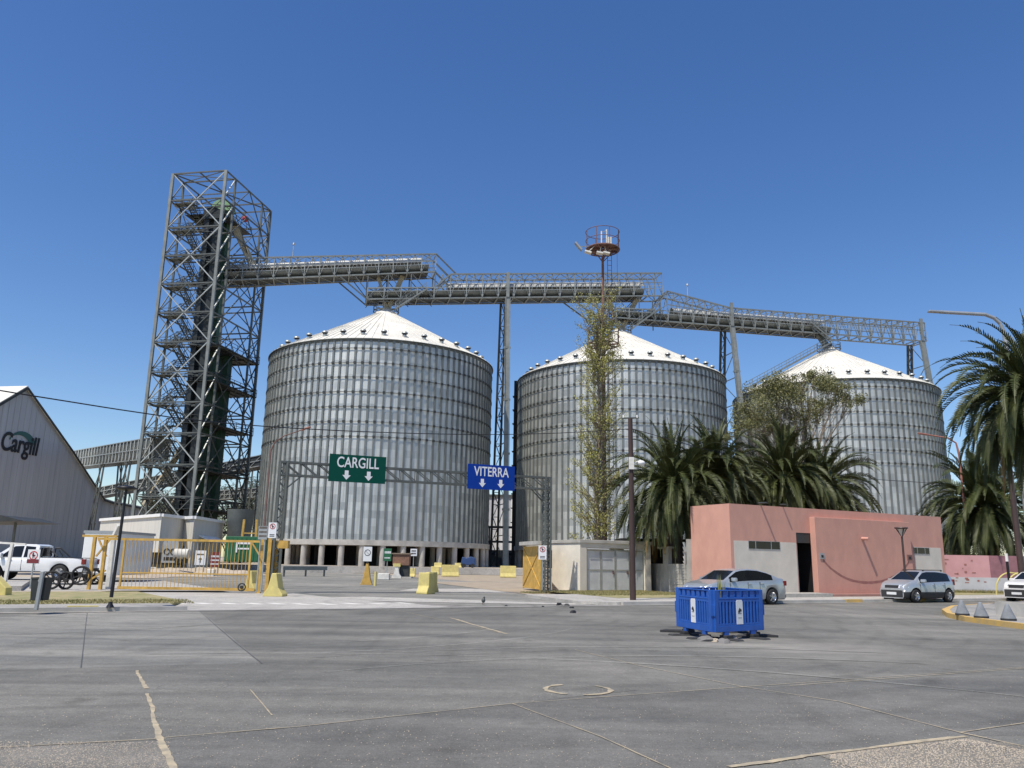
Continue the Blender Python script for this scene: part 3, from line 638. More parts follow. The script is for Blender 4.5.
def frame_leg(par, s, zt_, o_near, o_far, name='support_leg', wid=.62, sp=1.4):
    """two lattice columns standing across the line of the gallery, each a part"""
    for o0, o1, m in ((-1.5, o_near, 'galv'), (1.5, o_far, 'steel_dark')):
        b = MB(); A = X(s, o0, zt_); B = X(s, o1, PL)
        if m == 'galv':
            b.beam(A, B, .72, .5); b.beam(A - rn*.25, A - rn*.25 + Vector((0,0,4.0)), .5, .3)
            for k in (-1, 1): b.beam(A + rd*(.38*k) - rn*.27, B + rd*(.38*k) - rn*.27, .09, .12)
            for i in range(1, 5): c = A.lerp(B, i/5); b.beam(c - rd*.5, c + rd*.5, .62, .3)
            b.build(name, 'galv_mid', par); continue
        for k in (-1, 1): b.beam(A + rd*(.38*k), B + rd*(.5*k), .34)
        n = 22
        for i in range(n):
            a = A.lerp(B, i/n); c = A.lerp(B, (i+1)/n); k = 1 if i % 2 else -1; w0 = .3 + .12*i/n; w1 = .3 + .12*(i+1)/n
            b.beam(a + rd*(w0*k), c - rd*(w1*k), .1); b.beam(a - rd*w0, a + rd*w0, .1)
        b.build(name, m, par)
    b = MB(); A, B = X(s, -1.5, zt_), X(s, o_near, PL); C, D = X(s, 1.5, zt_), X(s, o_far, PL); n = 9
    for i in range(n):
        f, f2 = i/n, (i+1)/n
        b.beam(A.lerp(B, f), C.lerp(D, f), .12); b.beam(A.lerp(B, f), C.lerp(D, f2), .09) if i % 2 else b.beam(C.lerp(D, f), A.lerp(B, f2), .09)
    b.build('cross_bracing', 'galv_dull', par)
frame_leg(G2, 18.3, z2b(18.3), -3.4, 4.6)
frame_leg(G3, 56.2, z3b(56.2), -6.2, 6.2)
frame_leg(G3, 92.6, z3b(92.6), -6.0, 6.0)
# spouts, stairs and small platforms over each apex
def spout(par, s, ztop, dx):
    b = MB(); b.beam(X(s+dx, 0, ztop), X(s+.15*dx, 0, ZA + 1.2), .7); b.beam(X(s-dx*.7, 0, ztop), X(s, 0, ZA + 1.2), .45)
    b.tube(X(s, 0, ZA+.3), X(s, 0, ZA+1.5), .55, .55, 10); b.build('spout', 'beige', par)
spout(G2, 0, z1b(0)+.3, 2.2); spout(G3, 37.15, z2b(37)+.2, 3.0); 
b = MB(); b.beam(X(72.5, 0, 41.6), X(75.1, 0, ZA+.5), .8); b.tube(X(75.1, 0, ZA+.1), X(75.1, 0, ZA+1.6), .7, .6, 10); b.build('spout', 'galv_dull', G3)
def stair(par, A, B, wdt=.8, rails=True):
    b = MB(); d = (B-A); hd = Vector((d.x, d.y, 0)).normalized(); sd = Vector((-hd.y, hd.x, 0))
    for k in (-1, 1):
        b.beam(A + sd*(k*wdt/2), B + sd*(k*wdt/2), .06, .22)
        if rails:
            for h_ in (.55, 1.05): b.beam(A + sd*(k*wdt/2) + Vector((0,0,h_)), B + sd*(k*wdt/2) + Vector((0,0,h_)), .05)
            n = max(2, int(d.length/1.5))
            for i in range(n+1): p = A.lerp(B, i/n) + sd*(k*wdt/2); b.beam(p, p + Vector((0,0,1.05)), .05)
    n = max(3, int(abs(d.z)/.25))
    for i in range(n): p = A.lerp(B, (i+.5)/n); b.beam(p - sd*(wdt/2), p + sd*(wdt/2), .22, .03)
    b.build('stair', 'galv_mid', par)
stair(G2, X(1.2, -1.9, ZA+.5), X(5.8, -1.9, z2b(5)+1.4)); stair(G3, X(38.5, -1.9, ZA+.6), X(43.4, -1.9, 41.8)); 
stair(G3, X(57.5, -2.2, 29.2), X(73.8, -2.2, ZA+1.0)); stair(G3, X(70.5, -2.0, 41.6), X(74.4, -2.0, ZA+1.4))
for par, s in ((G2, 0), (G3, 37.15), (G3, 75.1)):
    b = MB(); P0 = X(s, 0, ZA+.5); n = 12
    for i in range(n):
        t0, t1 = 2*PI*i/n, 2*PI*(i+1)/n
        for h_ in (.0, .55, 1.1): b.beam(P0 + Vector((1.9*math.cos(t0), 1.9*math.sin(t0), h_)), P0 + Vector((1.9*math.cos(t1), 1.9*math.sin(t1), h_)), .07 if h_ else .14)
        b.beam(P0 + Vector((1.9*math.cos(t0), 1.9*math.sin(t0), 0)), P0 + Vector((1.9*math.cos(t0), 1.9*math.sin(t0), 1.1)), .06)
    b.build('apex_platform', 'galv_dull', par)
for s, f in ((-14, z1t), (48.5, z3t)):
    b = MB(); b.tube(X(s, -1.5, f(s)), X(s, -1.5, f(s)+2.0), .09, .07, 8); b.tube(X(s, -1.5, f(s)+1.9), X(s, -1.5, f(s)+2.2), .2, .14, 8); b.build('lamp', 'galv', G1 if s < 0 else G3)
# ================================================================== LATTICE TOWER
HT = 54.0
TN = Vector((-40.25, 102.35, 0)); a1 = math.radians(170.3); a2 = math.radians(79.8)
t1_ = Vector((math.cos(a1), math.sin(a1), 0)); t2_ = Vector((math.cos(a2), math.sin(a2), 0)); LA, LB = 8.05, 13.3
def T(a, b_, z): p = TN + t1_*a + t2_*b_; return Vector((p.x, p.y, z))
tw = thing('lattice_tower', 'tall galvanised lattice tower full of stairs, left of the silos', 'tower', T(LA/2, LB/2, PL))
for a in (0, LA):
    for bb in (0, .2*LB, .8*LB, LB):
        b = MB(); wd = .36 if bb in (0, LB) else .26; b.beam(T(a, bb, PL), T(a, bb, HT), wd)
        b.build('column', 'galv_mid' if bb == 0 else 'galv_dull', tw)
NLV = 13; lv = [PL + (HT-PL)*i/NLV for i in range(NLV+1)]
b = MB()
for i, z in enumerate(lv[1:], 1):
    for bb in (0, .2*LB, .8*LB, LB): b.beam(T(0, bb, z), T(LA, bb, z), .17)
    for a in (0, LA): b.beam(T(a, 0, z), T(a, LB, z), .17)
b.build('girts', 'galv_dull', tw)
b = MB()
for i in range(NLV):
    z0, z1 = lv[i], lv[i+1]; zm = (z0+z1)/2
    # near narrow face: K bracing, bright
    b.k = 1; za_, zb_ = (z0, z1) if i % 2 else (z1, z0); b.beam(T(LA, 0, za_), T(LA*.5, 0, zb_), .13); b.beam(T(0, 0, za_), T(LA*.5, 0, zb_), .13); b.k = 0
    if i % 2 == 0 and i < NLV-1:
        z2 = lv[i+2]; b.beam(T(LA, 0, z0), T(0, 0, z2), .1); b.beam(T(0, 0, z0), T(LA, 0, z2), .1); b.beam(T(LA, LB, z0), T(0, LB, z2), .1)
        for a in (0, LA): b.beam(T(a, .2*LB, z0), T(a, .8*LB, z2), .09); b.beam(T(a, .8*LB, z0), T(a, .2*LB, z2), .09)
    b.beam(T(LA, LB, z0), T(LA*.5, LB, z1), .13); b.beam(T(0, LB, z0), T(LA*.5, LB, z1), .13)
    for a in (0, LA):
        k = i % 2
        for (p, q) in ((0, .2), (.8, 1)):
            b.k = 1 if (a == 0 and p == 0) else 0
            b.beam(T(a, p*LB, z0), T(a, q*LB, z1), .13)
        b.k = 0
        b.beam(T(a, .2*LB, z0), T(a, .5*LB, z1), .12); b.beam(T(a, .8*LB, z0), T(a, .5*LB, z1), .12)
        for p in (.8, 1): b.beam(T(a, .8*LB, z1 if p == 1 else z0), T(a, LB, z0 if p == 1 else z1), .11)
        b.beam(T(a, .8*LB, zm), T(a, LB, zm), .1)
    b.beam(T(0, 0, z1), T(LA, .2*LB, z1), .1); b.beam(T(0, .2*LB, z1), T(LA, 0, z1), .1)
b.beam(T(0, 0, HT), T(LA, LB, HT), .15); b.beam(T(LA, 0, HT), T(0, LB, HT), .15); b.beam(T(LA*.5, 0, HT), T(LA*.5, LB, HT), .15)
b.beam(T(0, .5*LB, HT), T(LA, .5*LB, HT), .15)
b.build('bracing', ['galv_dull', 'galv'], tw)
def platform(z, a0, a1_, b0, b1, rail=True, pm='steel_dark'):
    b = MB(); b.obox(TN, t1_, t2_, a0, b0, z, a1_, b1, z + .06)
    for k in range(int((a1_-a0)/1.3)+1): b.obox(TN, t1_, t2_, a0 + k*1.3, b0, z - .1, a0 + k*1.3 + .08, b1, z - .002)
    if rail:
        for h_ in (.6, 1.1):
            pts = [T(a0, b0, z+h_), T(a1_, b0, z+h_), T(a1_, b1, z+h_), T(a0, b1, z+h_), T(a0, b0, z+h_)]
            for p, q in zip(pts[:-1], pts[1:]): b.beam(p, q, .06)
        per = [(a0, b0, a1_, b0), (a1_, b0, a1_, b1), (a1_, b1, a0, b1), (a0, b1, a0, b0)]
        for (pa, pb, qa, qb) in per:
            L = math.hypot(qa-pa, qb-pb); n = max(1, int(L/1.5))
            for i in range(n): f = i/n; b.beam(T(pa+(qa-pa)*f, pb+(qb-pb)*f, z), T(pa+(qa-pa)*f, pb+(qb-pb)*f, z+1.1), .06)
    b.build('platform', pm, tw)
platform(lv[12]-1.2, 1.0, 7, 2.2, 10.0); platform(lv[10]+.3, .3, 5, 7, 13.2)
for z in (29.5, 24.5, 18.8, 12.5, 7.5): platform(z, -.3, 4.2, 2.0, 13.4)
for i in range(1, 13): platform(lv[i] - .3, 4.8, 7.9, .3, 1.5, True, 'galv_dull')
for i in range(1, 13): platform((lv[i-1]+lv[i])/2 - .3, 5.0, 7.9, 4.6, 5.8, True, 'galv_dull')
def tstair(p, q):
    b = MB(); d = q-p; hd = Vector((d.x, d.y, 0)).normalized(); sd = Vector((-hd.y, hd.x, 0))
    for k in (-1, 1):
        b.beam(p+sd*(k*.45), q+sd*(k*.45), .07, .26)
        b.beam(p+sd*(k*.45)+Vector((0,0,1)), q+sd*(k*.45)+Vector((0,0,1)), .07); b.beam(p+sd*(k*.45)+Vector((0,0,.5)), q+sd*(k*.45)+Vector((0,0,.5)), .05)
        for f in (0, .5, 1): r = p.lerp(q, f)+sd*(k*.45); b.beam(r, r+Vector((0,0,1)), .06)
    n = 9
    for i in range(n): r = p.lerp(q, (i+.5)/n); b.beam(r-sd*.45, r+sd*.45, .24, .04)
    b.build('stair_flight', 'galv_mid', tw)
for i in range(12):
    z0, z1 = lv[i]+(-.2 if i else 0), lv[i+1]-.2; zm = (lv[i]+lv[i+1])/2 - .2
    tstair(T(7.2, 1.5, z0), T(7.2, 4.6, zm)); tstair(T(5.8, 4.6, zm), T(5.8, 1.5, z1))
def elevator(label, a, bb, ztop, m, wa=.75, gap=1.5, headm=None):
    t = thing('bucket_elevator', label, 'grain elevator', T(a, bb, PL), 'bucket elevators inside the tower')
    for k in (-1, 1):
        b = MB(); b.obox(TN, t1_, t2_, a - wa/2 + k*gap/2, bb - .6, PL+.8, a + wa/2 + k*gap/2, bb + .6, ztop)
        z = PL + 2
        while z < ztop - 1: b.obox(TN, t1_, t2_, a - wa/2 - .07 + k*gap/2, bb - .67, z, a + wa/2 + .07 + k*gap/2, bb + .67, z + .1); z += 2.4
        b.build('leg_casing', m, t)
    b = MB(); hw = gap/2 + wa/2 + .25
    prof = [(a - hw, ztop - .02), (a + hw, ztop - .02)] + [(a + hw*math.cos(PI*i/8), ztop + .7 + hw*.75*math.sin(PI*i/8)) for i in range(9)]
    b.extr([T(p[0], bb - .8, p[1]) for p in prof], t2_*1.6); b.build('head', headm or m, t)
    b = MB(); b.obox(TN, t1_, t2_, a - hw, bb - .9, PL, a + hw, bb + .9, PL + 1.6); b.build('boot', m, t)
    return t
elevator('black twin-shaft bucket elevator at the near side inside the tower', 2.9, 3.0, 48.0, 'black_leg')
E2 = elevator('dark green bucket elevator with pale green head near the tower top', 3.5, 6.0, 50.6, 'green_leg', .95, 1.4, 'green_head')
elevator('shorter dark green bucket elevator on the right inside the tower', 2.7, 8.8, 29.3, 'green_leg', .75, 1.2)
b = MB(); b.beam(T(2.6, 6.6, 50.0), X(-19.6, 0, z1b(-19.6)+2.6), .85); b.build('discharge_chute', 'beige', E2)
b = MB(); b.ball(T(.8, 7.6, 50.2), .5, 8, 5); b.build('motor', 'sign_red', E2)
for i, (a, bb, z0, z1) in enumerate([(6.3, 8.0, 18, 8), (5.5, 10, 14, 5)]):
    b = MB(); b.beam(T(a, bb, z0), T(a + 3, bb - 4, z1), .7); b.build('transfer_chute', 'beige', tw)
# ================================================================== WAREHOUSE
A_ = g(25.6, 387.8, 26.0); ph = math.radians(10); wu = Vector((math.sin(ph), math.cos(ph), 0)); wr = Vector((-wu.y, wu.x, 0))   # wr runs back to the left along the ridge
def W(d, z, k=0.0): p = Vector((A_.x, A_.y, 0)) + wu*d + wr*k; return Vector((p.x, p.y, z))
wh = thing('warehouse', 'big grey ribbed-metal gable warehouse with lettering at the left edge', 'warehouse', W(0, 0))
def whit(px, py):
    r = ray(px, py); n = Vector((wu.y, -wu.x, 0)); o = Vector((A_.x, A_.y, 0)); t = (n.x*o.x + n.y*o.y) / (n.x*r.x + n.y*r.y)
    p = Vector((0, 0, H)) + r*t; return ((p-o).dot(wu), p.z)
pr_ = [whit(*q) for q in ((72, 453), (90.6, 481.6), (103, 500), (112, 503), (124, 505))]
half = pr_[2][0]; prof = [(-half, 0), (-half, pr_[2][1]), (0, 26.0)] + pr_ + [(pr_[-1][0] + 14, pr_[-1][1] - .6), (pr_[-1][0] + 14, 0)]
b = MB(); b.extr([W(d, z) for d, z in prof], wr*60); b.build('wall', 'cladding', wh)
b = MB()
rp = [(-half-.5, pr_[2][1]-.3), (0, 26.05)] + [(d, z+.05) for d, z in pr_] + [(pr_[-1][0] + 14.3, pr_[-1][1] - .6)]
for (a, c) in zip(rp[:-1], rp[1:]):
    b.extr([W(a[0], a[1], -.35), W(c[0], c[1], -.35), W(c[0], c[1]+.25, -.35), W(a[0], a[1]+.25, -.35)], wr*61)
b.build('roof', 'roof_white', wh)
b = MB()
for (a, c) in zip(rp[1:-1], rp[2:]): b.beam(W(a[0], a[1]-.1, -.42), W(c[0], c[1]-.1, -.42), .1, .3)
b.beam(W(rp[0][0], rp[0][1]-.1, -.42), W(0, rp[1][1]-.1, -.42), .12, .4)
b.build('verge_trim', 'steel_dark', wh)
b = MB()
d = -half + .5
while d < pr_[-1][0] + 13:      # vertical ribs of the cladding
    zt = 26 + (pr_[2][1]-26)*abs(d)/half if d < half else (pr_[2][1] + (pr_[-1][1]-pr_[2][1])*min(1, (d-half)/(pr_[-1][0]-half)))
    b.obox(W(d, 0), wu, wr, 0, -.05, 0, .10, -.004, zt - .5); d += 1.1
b.build('cladding_ribs', 'cladding', wh)
d0, z0 = whit(0, 440); d1, z1 = whit(38.5, 446); cw = math.hypot(d1-d0, z1-z0)
mw = Matrix.Translation(W((d0+d1)/2, (z0+z1)/2 - .25, -.09)) @ frame_mat((0, 0, 0), wu, None)
lt = text('lettering', 'Cargill', 'dark', 3.9, mw, wh, ext=.04, offset=.06, shear=.12)
bb = [v.co.dot(wu) for v in lt.data.vertices]; wd_ = max(bb) - min(bb); bpy.data.objects.remove(lt)
lt = text('lettering', 'Cargill', 'dark', 3.9, mw, wh, ext=.04, offset=.06, shear=.12, sx=(d1-d0)*.97/wd_)
b = MB(); cd, cz = whit(22.5, 438.5); V = []; N = 18      # leaf-like arc over the word
for i in range(N+1):
    f = i/N; th = math.radians(168 - 168*f); ro = (2.5, 1.95); th_ = .12 + .42*math.sin(f*PI*.62)**2 if f < .9 else .5*(1-f)*6
    V.append(W(cd + ro[0]*math.cos(th)*1.05, cz - .9 + ro[1]*math.sin(th), -.075)); V.append(W(cd + (ro[0]*(1-th_*.75))*math.cos(th)*1.05, cz - .9 + (ro[1]*(1-th_))*math.sin(th), -.075))
b.add(V, [(2*i, 2*i+1, 2*i+3, 2*i+2) for i in range(N)]); b.build('logo', 'logo_green', wh)
# ribbed conveyor behind the warehouse, with trestles, and a dark incline passing behind the tower
def ribbed(name, label, p, q, wdt, hgt, m, n, group=None, sup=()):
    t = thing(name, label, 'conveyor', p, group); d = (q-p).normalized(); hd = Vector((d.x, d.y, 0)).normalized(); sd = Vector((-hd.y, hd.x, 0))
    b = MB(); b.beam(p, q, wdt, hgt); b.build('housing', m, t)
    b = MB()
    for i in range(n+1):
        c = p.lerp(q, i/n)
        for k in (-1, 1):
            b.beam(c + sd*(k*(wdt/2+.08)) - Vector((0,0,hgt/2)), c + sd*(k*(wdt/2+.08)) + Vector((0,0,hgt/2)), .14)
            if i < n: 
                c2 = p.lerp(q, (i+1)/n); b.beam(c + sd*(k*(wdt/2+.08)) - Vector((0,0,hgt/2)), c2 + sd*(k*(wdt/2+.08)) + Vector((0,0,hgt/2)), .08)
    for k in (-1, 1):
        for h_ in (-.5, .0, .5): b.beam(p + sd*(k*(wdt/2+.1)) + Vector((0,0,hgt*h_)), q + sd*(k*(wdt/2+.1)) + Vector((0,0,hgt*h_)), .12)
    b.build('ribs', 'galv', t)
    for f in sup:
        c = p.lerp(q, f); b = MB(); top = c - Vector((0, 0, hgt/2))
        for k in (-1, 1):
            for k2 in (-1, 1): b.beam(top + sd*(k*wdt/2) + hd*(k2*.9), Vector((top.x, top.y, 0)) + sd*(k*wdt*.8) + hd*(k2*1.4), .2)
        m_ = int(top.z/3)
        for i in range(m_):
            for k in (-1, 1):
                z0, z1 = top.z*i/m_, top.z*(i+1)/m_
                P0 = Vector((top.x, top.y, z0)) + sd*(k*wdt*.65); P1 = Vector((top.x, top.y, z1)) + sd*(k*wdt*.6)
                b.beam(P0 - hd*1.2, P1 + hd*1.2, .1); b.beam(P0 + hd*1.2, P1 - hd*1.2, .1)
        b.build('trestle', 'galv_dull', t)
    return t
ribbed('ribbed_conveyor', 'silver ribbed conveyor bridge coming out from behind the warehouse gable', at(58, 463, 160), at(160, 449, 112), 2.6, 3.0, 'galv_dull', 34, None, (.62, .85))
ribbed('inclined_conveyor', 'dark inclined conveyor passing low behind the lattice tower', at(80, 497, 165), at(268, 461, 126), 2.2, 1.7, 'steel_dark', 20, None, (.3, .95))
ribbed('inclined_conveyor', 'lower grey conveyor seen just left of the left silo base', at(200, 497, 150), at(275, 492, 150), 2.4, 1.6, 'galv_dull', 14, None, (.7,))
# ================================================================== LOW PLANT BUILDING behind the gate
pb = thing('plant_building', 'low beige flat-roofed plant building behind the yellow gate', 'building', g(162, 514, 5.4))
def vol(parent, fp, z0, z1, m, name='wall'):
    b = MB(); b.prism([(p.x, p.y) for p in fp], z0, z1); return b.build(name, m, parent)
A1, B1, C1 = g(101, 519, 5.4), g(162, 514, 5.4), g(187, 517, 5.4); bk = (C1 - B1)*1.6
vol(pb, [A1, B1, B1+bk, A1+bk], .4, 5.25, 'beige_wall')
E1, F1 = g(194.6, 516, 5.4), g(224, 521, 5.4); D1 = E1 + (A1-B1).normalized()*2.5
vol(pb, [D1, E1, F1, F1 + (D1-E1)], .4, 5.2, 'beige_wall', 'annex_wall')
b = MB()
def par(b, fp, z, h_, k): 
    n = len(fp)
    for i in range(n): b.beam(Vector((fp[i].x, fp[i].y, z)), Vector((fp[(i+1) % n].x, fp[(i+1) % n].y, z)), k, h_)
par(b, [A1, B1, B1+bk, A1+bk], 5.3, .28, .36); par(b, [D1, E1, F1, F1+(D1-E1)], 5.27, .28, .36); b.build('parapet', 'white', pb)
b = MB(); ed = (F1-E1).normalized(); en = Vector((ed.y, -ed.x, 0)); p0 = E1 + ed*2.0
V = [p0 + ed*0 + Vector((0,0,-1.9)), p0 + ed*5.5 + Vector((0,0,-1.9)), p0 + ed*5.5 + en*1.2 + Vector((0,0,-2.4)), p0 + en*1.2 + Vector((0,0,-2.4))]
b.extr(V, (0, 0, .12)); b.build('awning', 'white', pb)
b = MB(); b.extr([E1 + ed*2.4 + en*.02 + Vector((0,0,z)) for z in (-4.6, -2.6)] + [E1 + ed*4.4 + en*.02 + Vector((0,0,z)) for z in (-2.6, -4.6)], en*.05); b.build('door', 'lamp_grey', pb)
# machines and boards in that yard
def machine(name, label, cat, px, py, w_, h_, dep, m, details, z=None, Y=None, rz=0.0):
    p = g(px, py) if Y is None else at(px, py, Y)
    t = thing(name, label, cat, p); ex = Vector((math.cos(rz), math.sin(rz), 0)); ey = Vector((-ex.y, ex.x, 0))
    b = MB(); b.obox(p, ex, ey, -w_/2, 0, 0, w_/2, dep, h_); b.build('body', m, t, bevel=.03); details(t, p, ex, ey); return t
def d_ac(t, p, ex, ey):
    for k in (-.2, .2):
        b = MB(); c = p + ex*k*1.4 + Vector((0, 0, .95)); N = 14
        for i in range(N): 
            a0, a1 = 2*PI*i/N, 2*PI*(i+1)/N; b.beam(c - ey*.03 + ex*(.24*math.cos(a0)) + Vector((0,0,.24*math.sin(a0))), c - ey*.03 + ex*(.24*math.cos(a1)) + Vector((0,0,.24*math.sin(a1))), .06)
        b.build('fan_guard', 'dark', t)
    b = MB(); b.obox(p, ex, ey, -.5, -.012, .2, .5, -.002, .5); b.build('grille', 'dark', t)
machine('air_conditioner', 'grey cooling unit against the beige building wall behind the gate', 'cooling unit', 169, 563, 1.3, 1.9, .8, 'lamp_grey', d_ac, Y=70)
def d_gen(t, p, ex, ey):
    b = MB()
    for k in range(5): b.obox(p, ex, ey, -1.1 + k*.45, -.05, .3, -.9 + k*.45, -.005, 1.0)
    b.build('louvres', 'rubber', t); b = MB(); b.tube(p + ex*.8 + ey*.6 + Vector((0,0,1.2)), p + ex*.8 + ey*.6 + Vector((0,0,1.9)), .12, .12, 8); b.build('exhaust', 'steel_dark', t)
    b = MB(); b.obox(p, ex, ey, -1.4, -.1, -.1, 1.4, 1.3, .12); b.build('skid', 'steel_dark', t)
machine('generator', 'long black generator skid behind the yellow gate', 'generator', 163, 566, 2.5, 1.2, 1.2, 'dark', d_gen, Y=74)
machine('air_conditioner', 'small black cooling unit at the left end of the long generator', 'cooling unit', 142, 565, .9, 1.6, .8, 'dark', lambda t, p, ex, ey: [MBq(t, p, ex, ey)], Y=66) if False else None
def tank(label, px, py, Y, r, L, m):
    p = at(px, py, Y); t = thing('tank', label, 'tank', p); b = MB(); b.tube(p + Vector((-L/2, 0, r+.35)), p + Vector((L/2, 0, r+.35)), r, r, 16); b.build('shell', m, t)
    for k in (-1, 1):
        b = MB(); b.box(p.x + k*L*.3 - .08, p.y - r*.7, p.z, p.x + k*L*.3 + .08, p.y + r*.7, p.z + .5); b.build('saddle', 'steel_dark', t)
    b = MB(); b.tube(p + Vector((0, 0, 2*r+.3)), p + Vector((0, 0, 2*r+.6)), .12, .12, 8); b.build('valve', 'steel_dark', t)
tank('small pale horizontal tank right of the black generator', 181, 563, 70, .42, 1.2, 'beige_wall')
def board(name, label, px0, py0, px1, py1, Y, m, post_py, details=None, cat='sign', double=False, pm='galv'):
    """flat sign at its measured size on one or two posts reaching the ground"""
    a = at(px0, (py0+py1)/2, Y); c = at(px1, (py0+py1)/2, Y); top = at((px0+px1)/2, py0, Y).z; bot = at((px0+px1)/2, py1, Y).z; gz = at((px0+px1)/2, post_py, Y).z
    mid = Vector(((a.x+c.x)/2, Y, gz)); t = thing(name, label, cat, mid); b = MB(); b.box(a.x, Y-.02, bot, c.x, Y+.02, top); b.build('panel', m, t)
    b = MB()
    for x in ((a.x+.1, c.x-.1) if double else (mid.x,)): b.tube((x, Y+.06, gz), (x, Y+.06, top - .02), .035, .035, 8)
    b.build('post', pm, t)
    if details: details(t, a.x, c.x, bot, top, Y)
    return t
def circ(parent, name, cx, y, cz, r, w_, m, N=20):
    b = MB(); V = []
    for i in range(N):
        th = 2*PI*i/N
        for rr in (r-w_, r): V.append((cx+rr*math.cos(th), y, cz+rr*math.sin(th)))
    b.add(V, [(2*i, 2*i+1, (2*i+3) % (2*N), (2*i+2) % (2*N)) for i in range(N)])
    b.beam((cx-r*.66, y, cz+r*.66), (cx+r*.66, y, cz-r*.66), w_, .004); b.build(name, m, parent)
def d_no(t, x0, x1, z0, z1, y, low=None):
    cx = (x0+x1)/2; r = (x1-x0)*.36; cz = z1 - r - (x1-x0)*.12
    circ(t, 'prohibition_ring', cx, y-.024, cz, r, r*.24, 'sign_red')
    b = MB(); b.box(cx-r*.18, y-.03, cz-r*.62, cx+r*.02, y-.022, cz+r*.3); b.box(cx-r*.3, y-.03, cz-r*.1, cx+r*.4, y-.022, cz+r*.15); b.ball((cx-.02, y-.026, cz+r*.5), r*.16, 8, 5)
    b.build('pictogram', 'dark', t)
    if low:
        b = MB(); b.box(x0+.01, y-.028, z0+.01, x1-.01, y-.022, z0 + (z1-z0)*.3); b.build('lower_band', low, t)
    else:
        b = MB()
        for k in range(2): b.box(x0+(x1-x0)*.2, y-.028, z0+(z1-z0)*(.1+.1*k), x1-(x1-x0)*.2, y-.022, z0+(z1-z0)*(.14+.1*k))
        b.build('small_print', 'dark', t)
board('prohibition_sign', 'white sign with red prohibition ring and dark red strip, in front of the pickup', 27.6, 549.5, 39.8, 563.5, 36.6, 'sign_white', 590, lambda t, *a: d_no(t, *a, low='maroon'))
def d_txt(rows, m='dark', mw_=.7):
    def f(t, x0, x1, z0, z1, y):
        b = MB(); random.seed(int(abs(x0)*100))
        for r_, (zf, hf) in enumerate(rows):
            x = x0 + (x1-x0)*(1-mw_)/2
            while x < x1 - (x1-x0)*(1-mw_)/2:
                wq = (x1-x0)*U(.05, .12); b.box(x, y-.028, z0+(z1-z0)*zf, min(x+wq, x1-.03), y-.022, z0+(z1-z0)*(zf+hf)); x += wq + (x1-x0)*.03
        b.build('small_print', m, t)
    return f
def d_arrowup(t, x0, x1, z0, z1, y):
    d_txt([(.68, .1)])(t, x0, x1, z0, z1, y); b = MB(); cx = (x0+x1)/2; h_ = z1-z0; b.box(cx-.05, y-.028, z0+h_*.15, cx+.05, y-.022, z0+h_*.42)
    b.extr([(cx-.14, y-.028, z0+h_*.38), (cx+.14, y-.028, z0+h_*.38), (cx, y-.028, z0+h_*.54)], (0, .006, 0)); b.build('arrow', 'dark', t)
board('notice_board', 'white notice board with small black figure behind the gate bars', 195.2, 550.5, 205.8, 565, 60, 'sign_white', 572, d_arrowup, double=True)
board('notice_board', 'dark red notice board with pale lines, right of the white board behind the gate', 210.3, 552, 219.6, 567, 58, 'maroon', 575, d_txt([(.15, .1), (.4, .1), (.65, .12)], 'sign_white', .85), double=True)
b = MB(); p = g(214, 576); b.box(p.x-.3, p.y-1.0, 0, p.x+.3, p.y-.5, .55); tag(b.build('concrete_block', 'white_paint', bevel=.04), 'small white block at the foot of the dark red notice board', 'block')
def d_cont(t, p, ex, ey):
    b = MB(); 
    for k in range(8): b.obox(p, ex, ey, -1.7 + k*.43, -.05, .15, -1.5 + k*.43, -.002, 2.3)
    b.build('corrugation', 'container_green', t)
    b = MB(); b.obox(p, ex, ey, -.6, -.07, 1.7, .9, -.055, 2.0); b.obox(p, ex, ey, -.7, -.07, .9, -.55, -.055, 2.0); b.obox(p, ex, ey, -.5, -.07, 1.2, .6, -.055, 1.35); b.build('marking', 'sign_white', t)
machine('container', 'green corrugated container with white marking, behind the right end of the gate', 'container', 242, 562, 3.6, 2.45, 2.4, 'container_green', d_cont, Y=80)
def d_hop(t, p, ex, ey):
    b = MB(); b.tube(p + ey*.8 + Vector((0,0,2.6)), p + ey*.8 + Vector((0,0,5.6)), 1.3, 1.5, 8); b.build('hopper', 'galv_dull', t)
machine('hopper', 'grey steel hopper between the plant building and the green container', 'hopper', 234, 562, 2.2, 2.6, 1.6, 'galv_dull', d_hop, Y=88)
def gantry_small(label, px, Y):
    p = at(px, 562, Y); t = thing('loading_arch', label, 'frame', p)
    for k in (-1, 1): b = MB(); b.beam(p + Vector((k*.8, 0, 0)), p + Vector((k*.65, 0, 4.3)), .22); b.build('upright', 'yellow', t)
    b = MB(); b.beam(p + Vector((-.8, 0, 1.6)), p + Vector((.8, 0, 1.6)), .2); b.beam(p + Vector((-.7, 0, 2.9)), p + Vector((.7, 0, 2.9)), .12); b.build('crossbar', 'yellow', t)
gantry_small('yellow steel uprights standing over the green container', 247, 84)
# white site trailer left of the gate
p = at(93, 584, 47); t = thing('site_trailer', 'white box trailer behind the left gate frame', 'trailer', p); b = MB(); b.box(p.x-.85, p.y, p.z+.5, p.x+1.2, p.y+4.6, p.z+2.95); b.build('body', 'car_white', t, bevel=.05)
b = MB(); b.box(p.x-.9, p.y-.03, p.z+2.84, p.x+1.25, p.y+4.63, p.z+2.99); b.box(p.x-.84, p.y-.02, p.z+.5, p.x+1.19, p.y-.003, p.z+.62); b.build('trim', 'lamp_grey', t)
for k in (-.35, .65): b = MB(); b.tube((p.x+k, p.y+.1, p.z+.33), (p.x+k, p.y+.35, p.z+.33), .33, .33, 18); b.build('wheel', 'tyre', t)
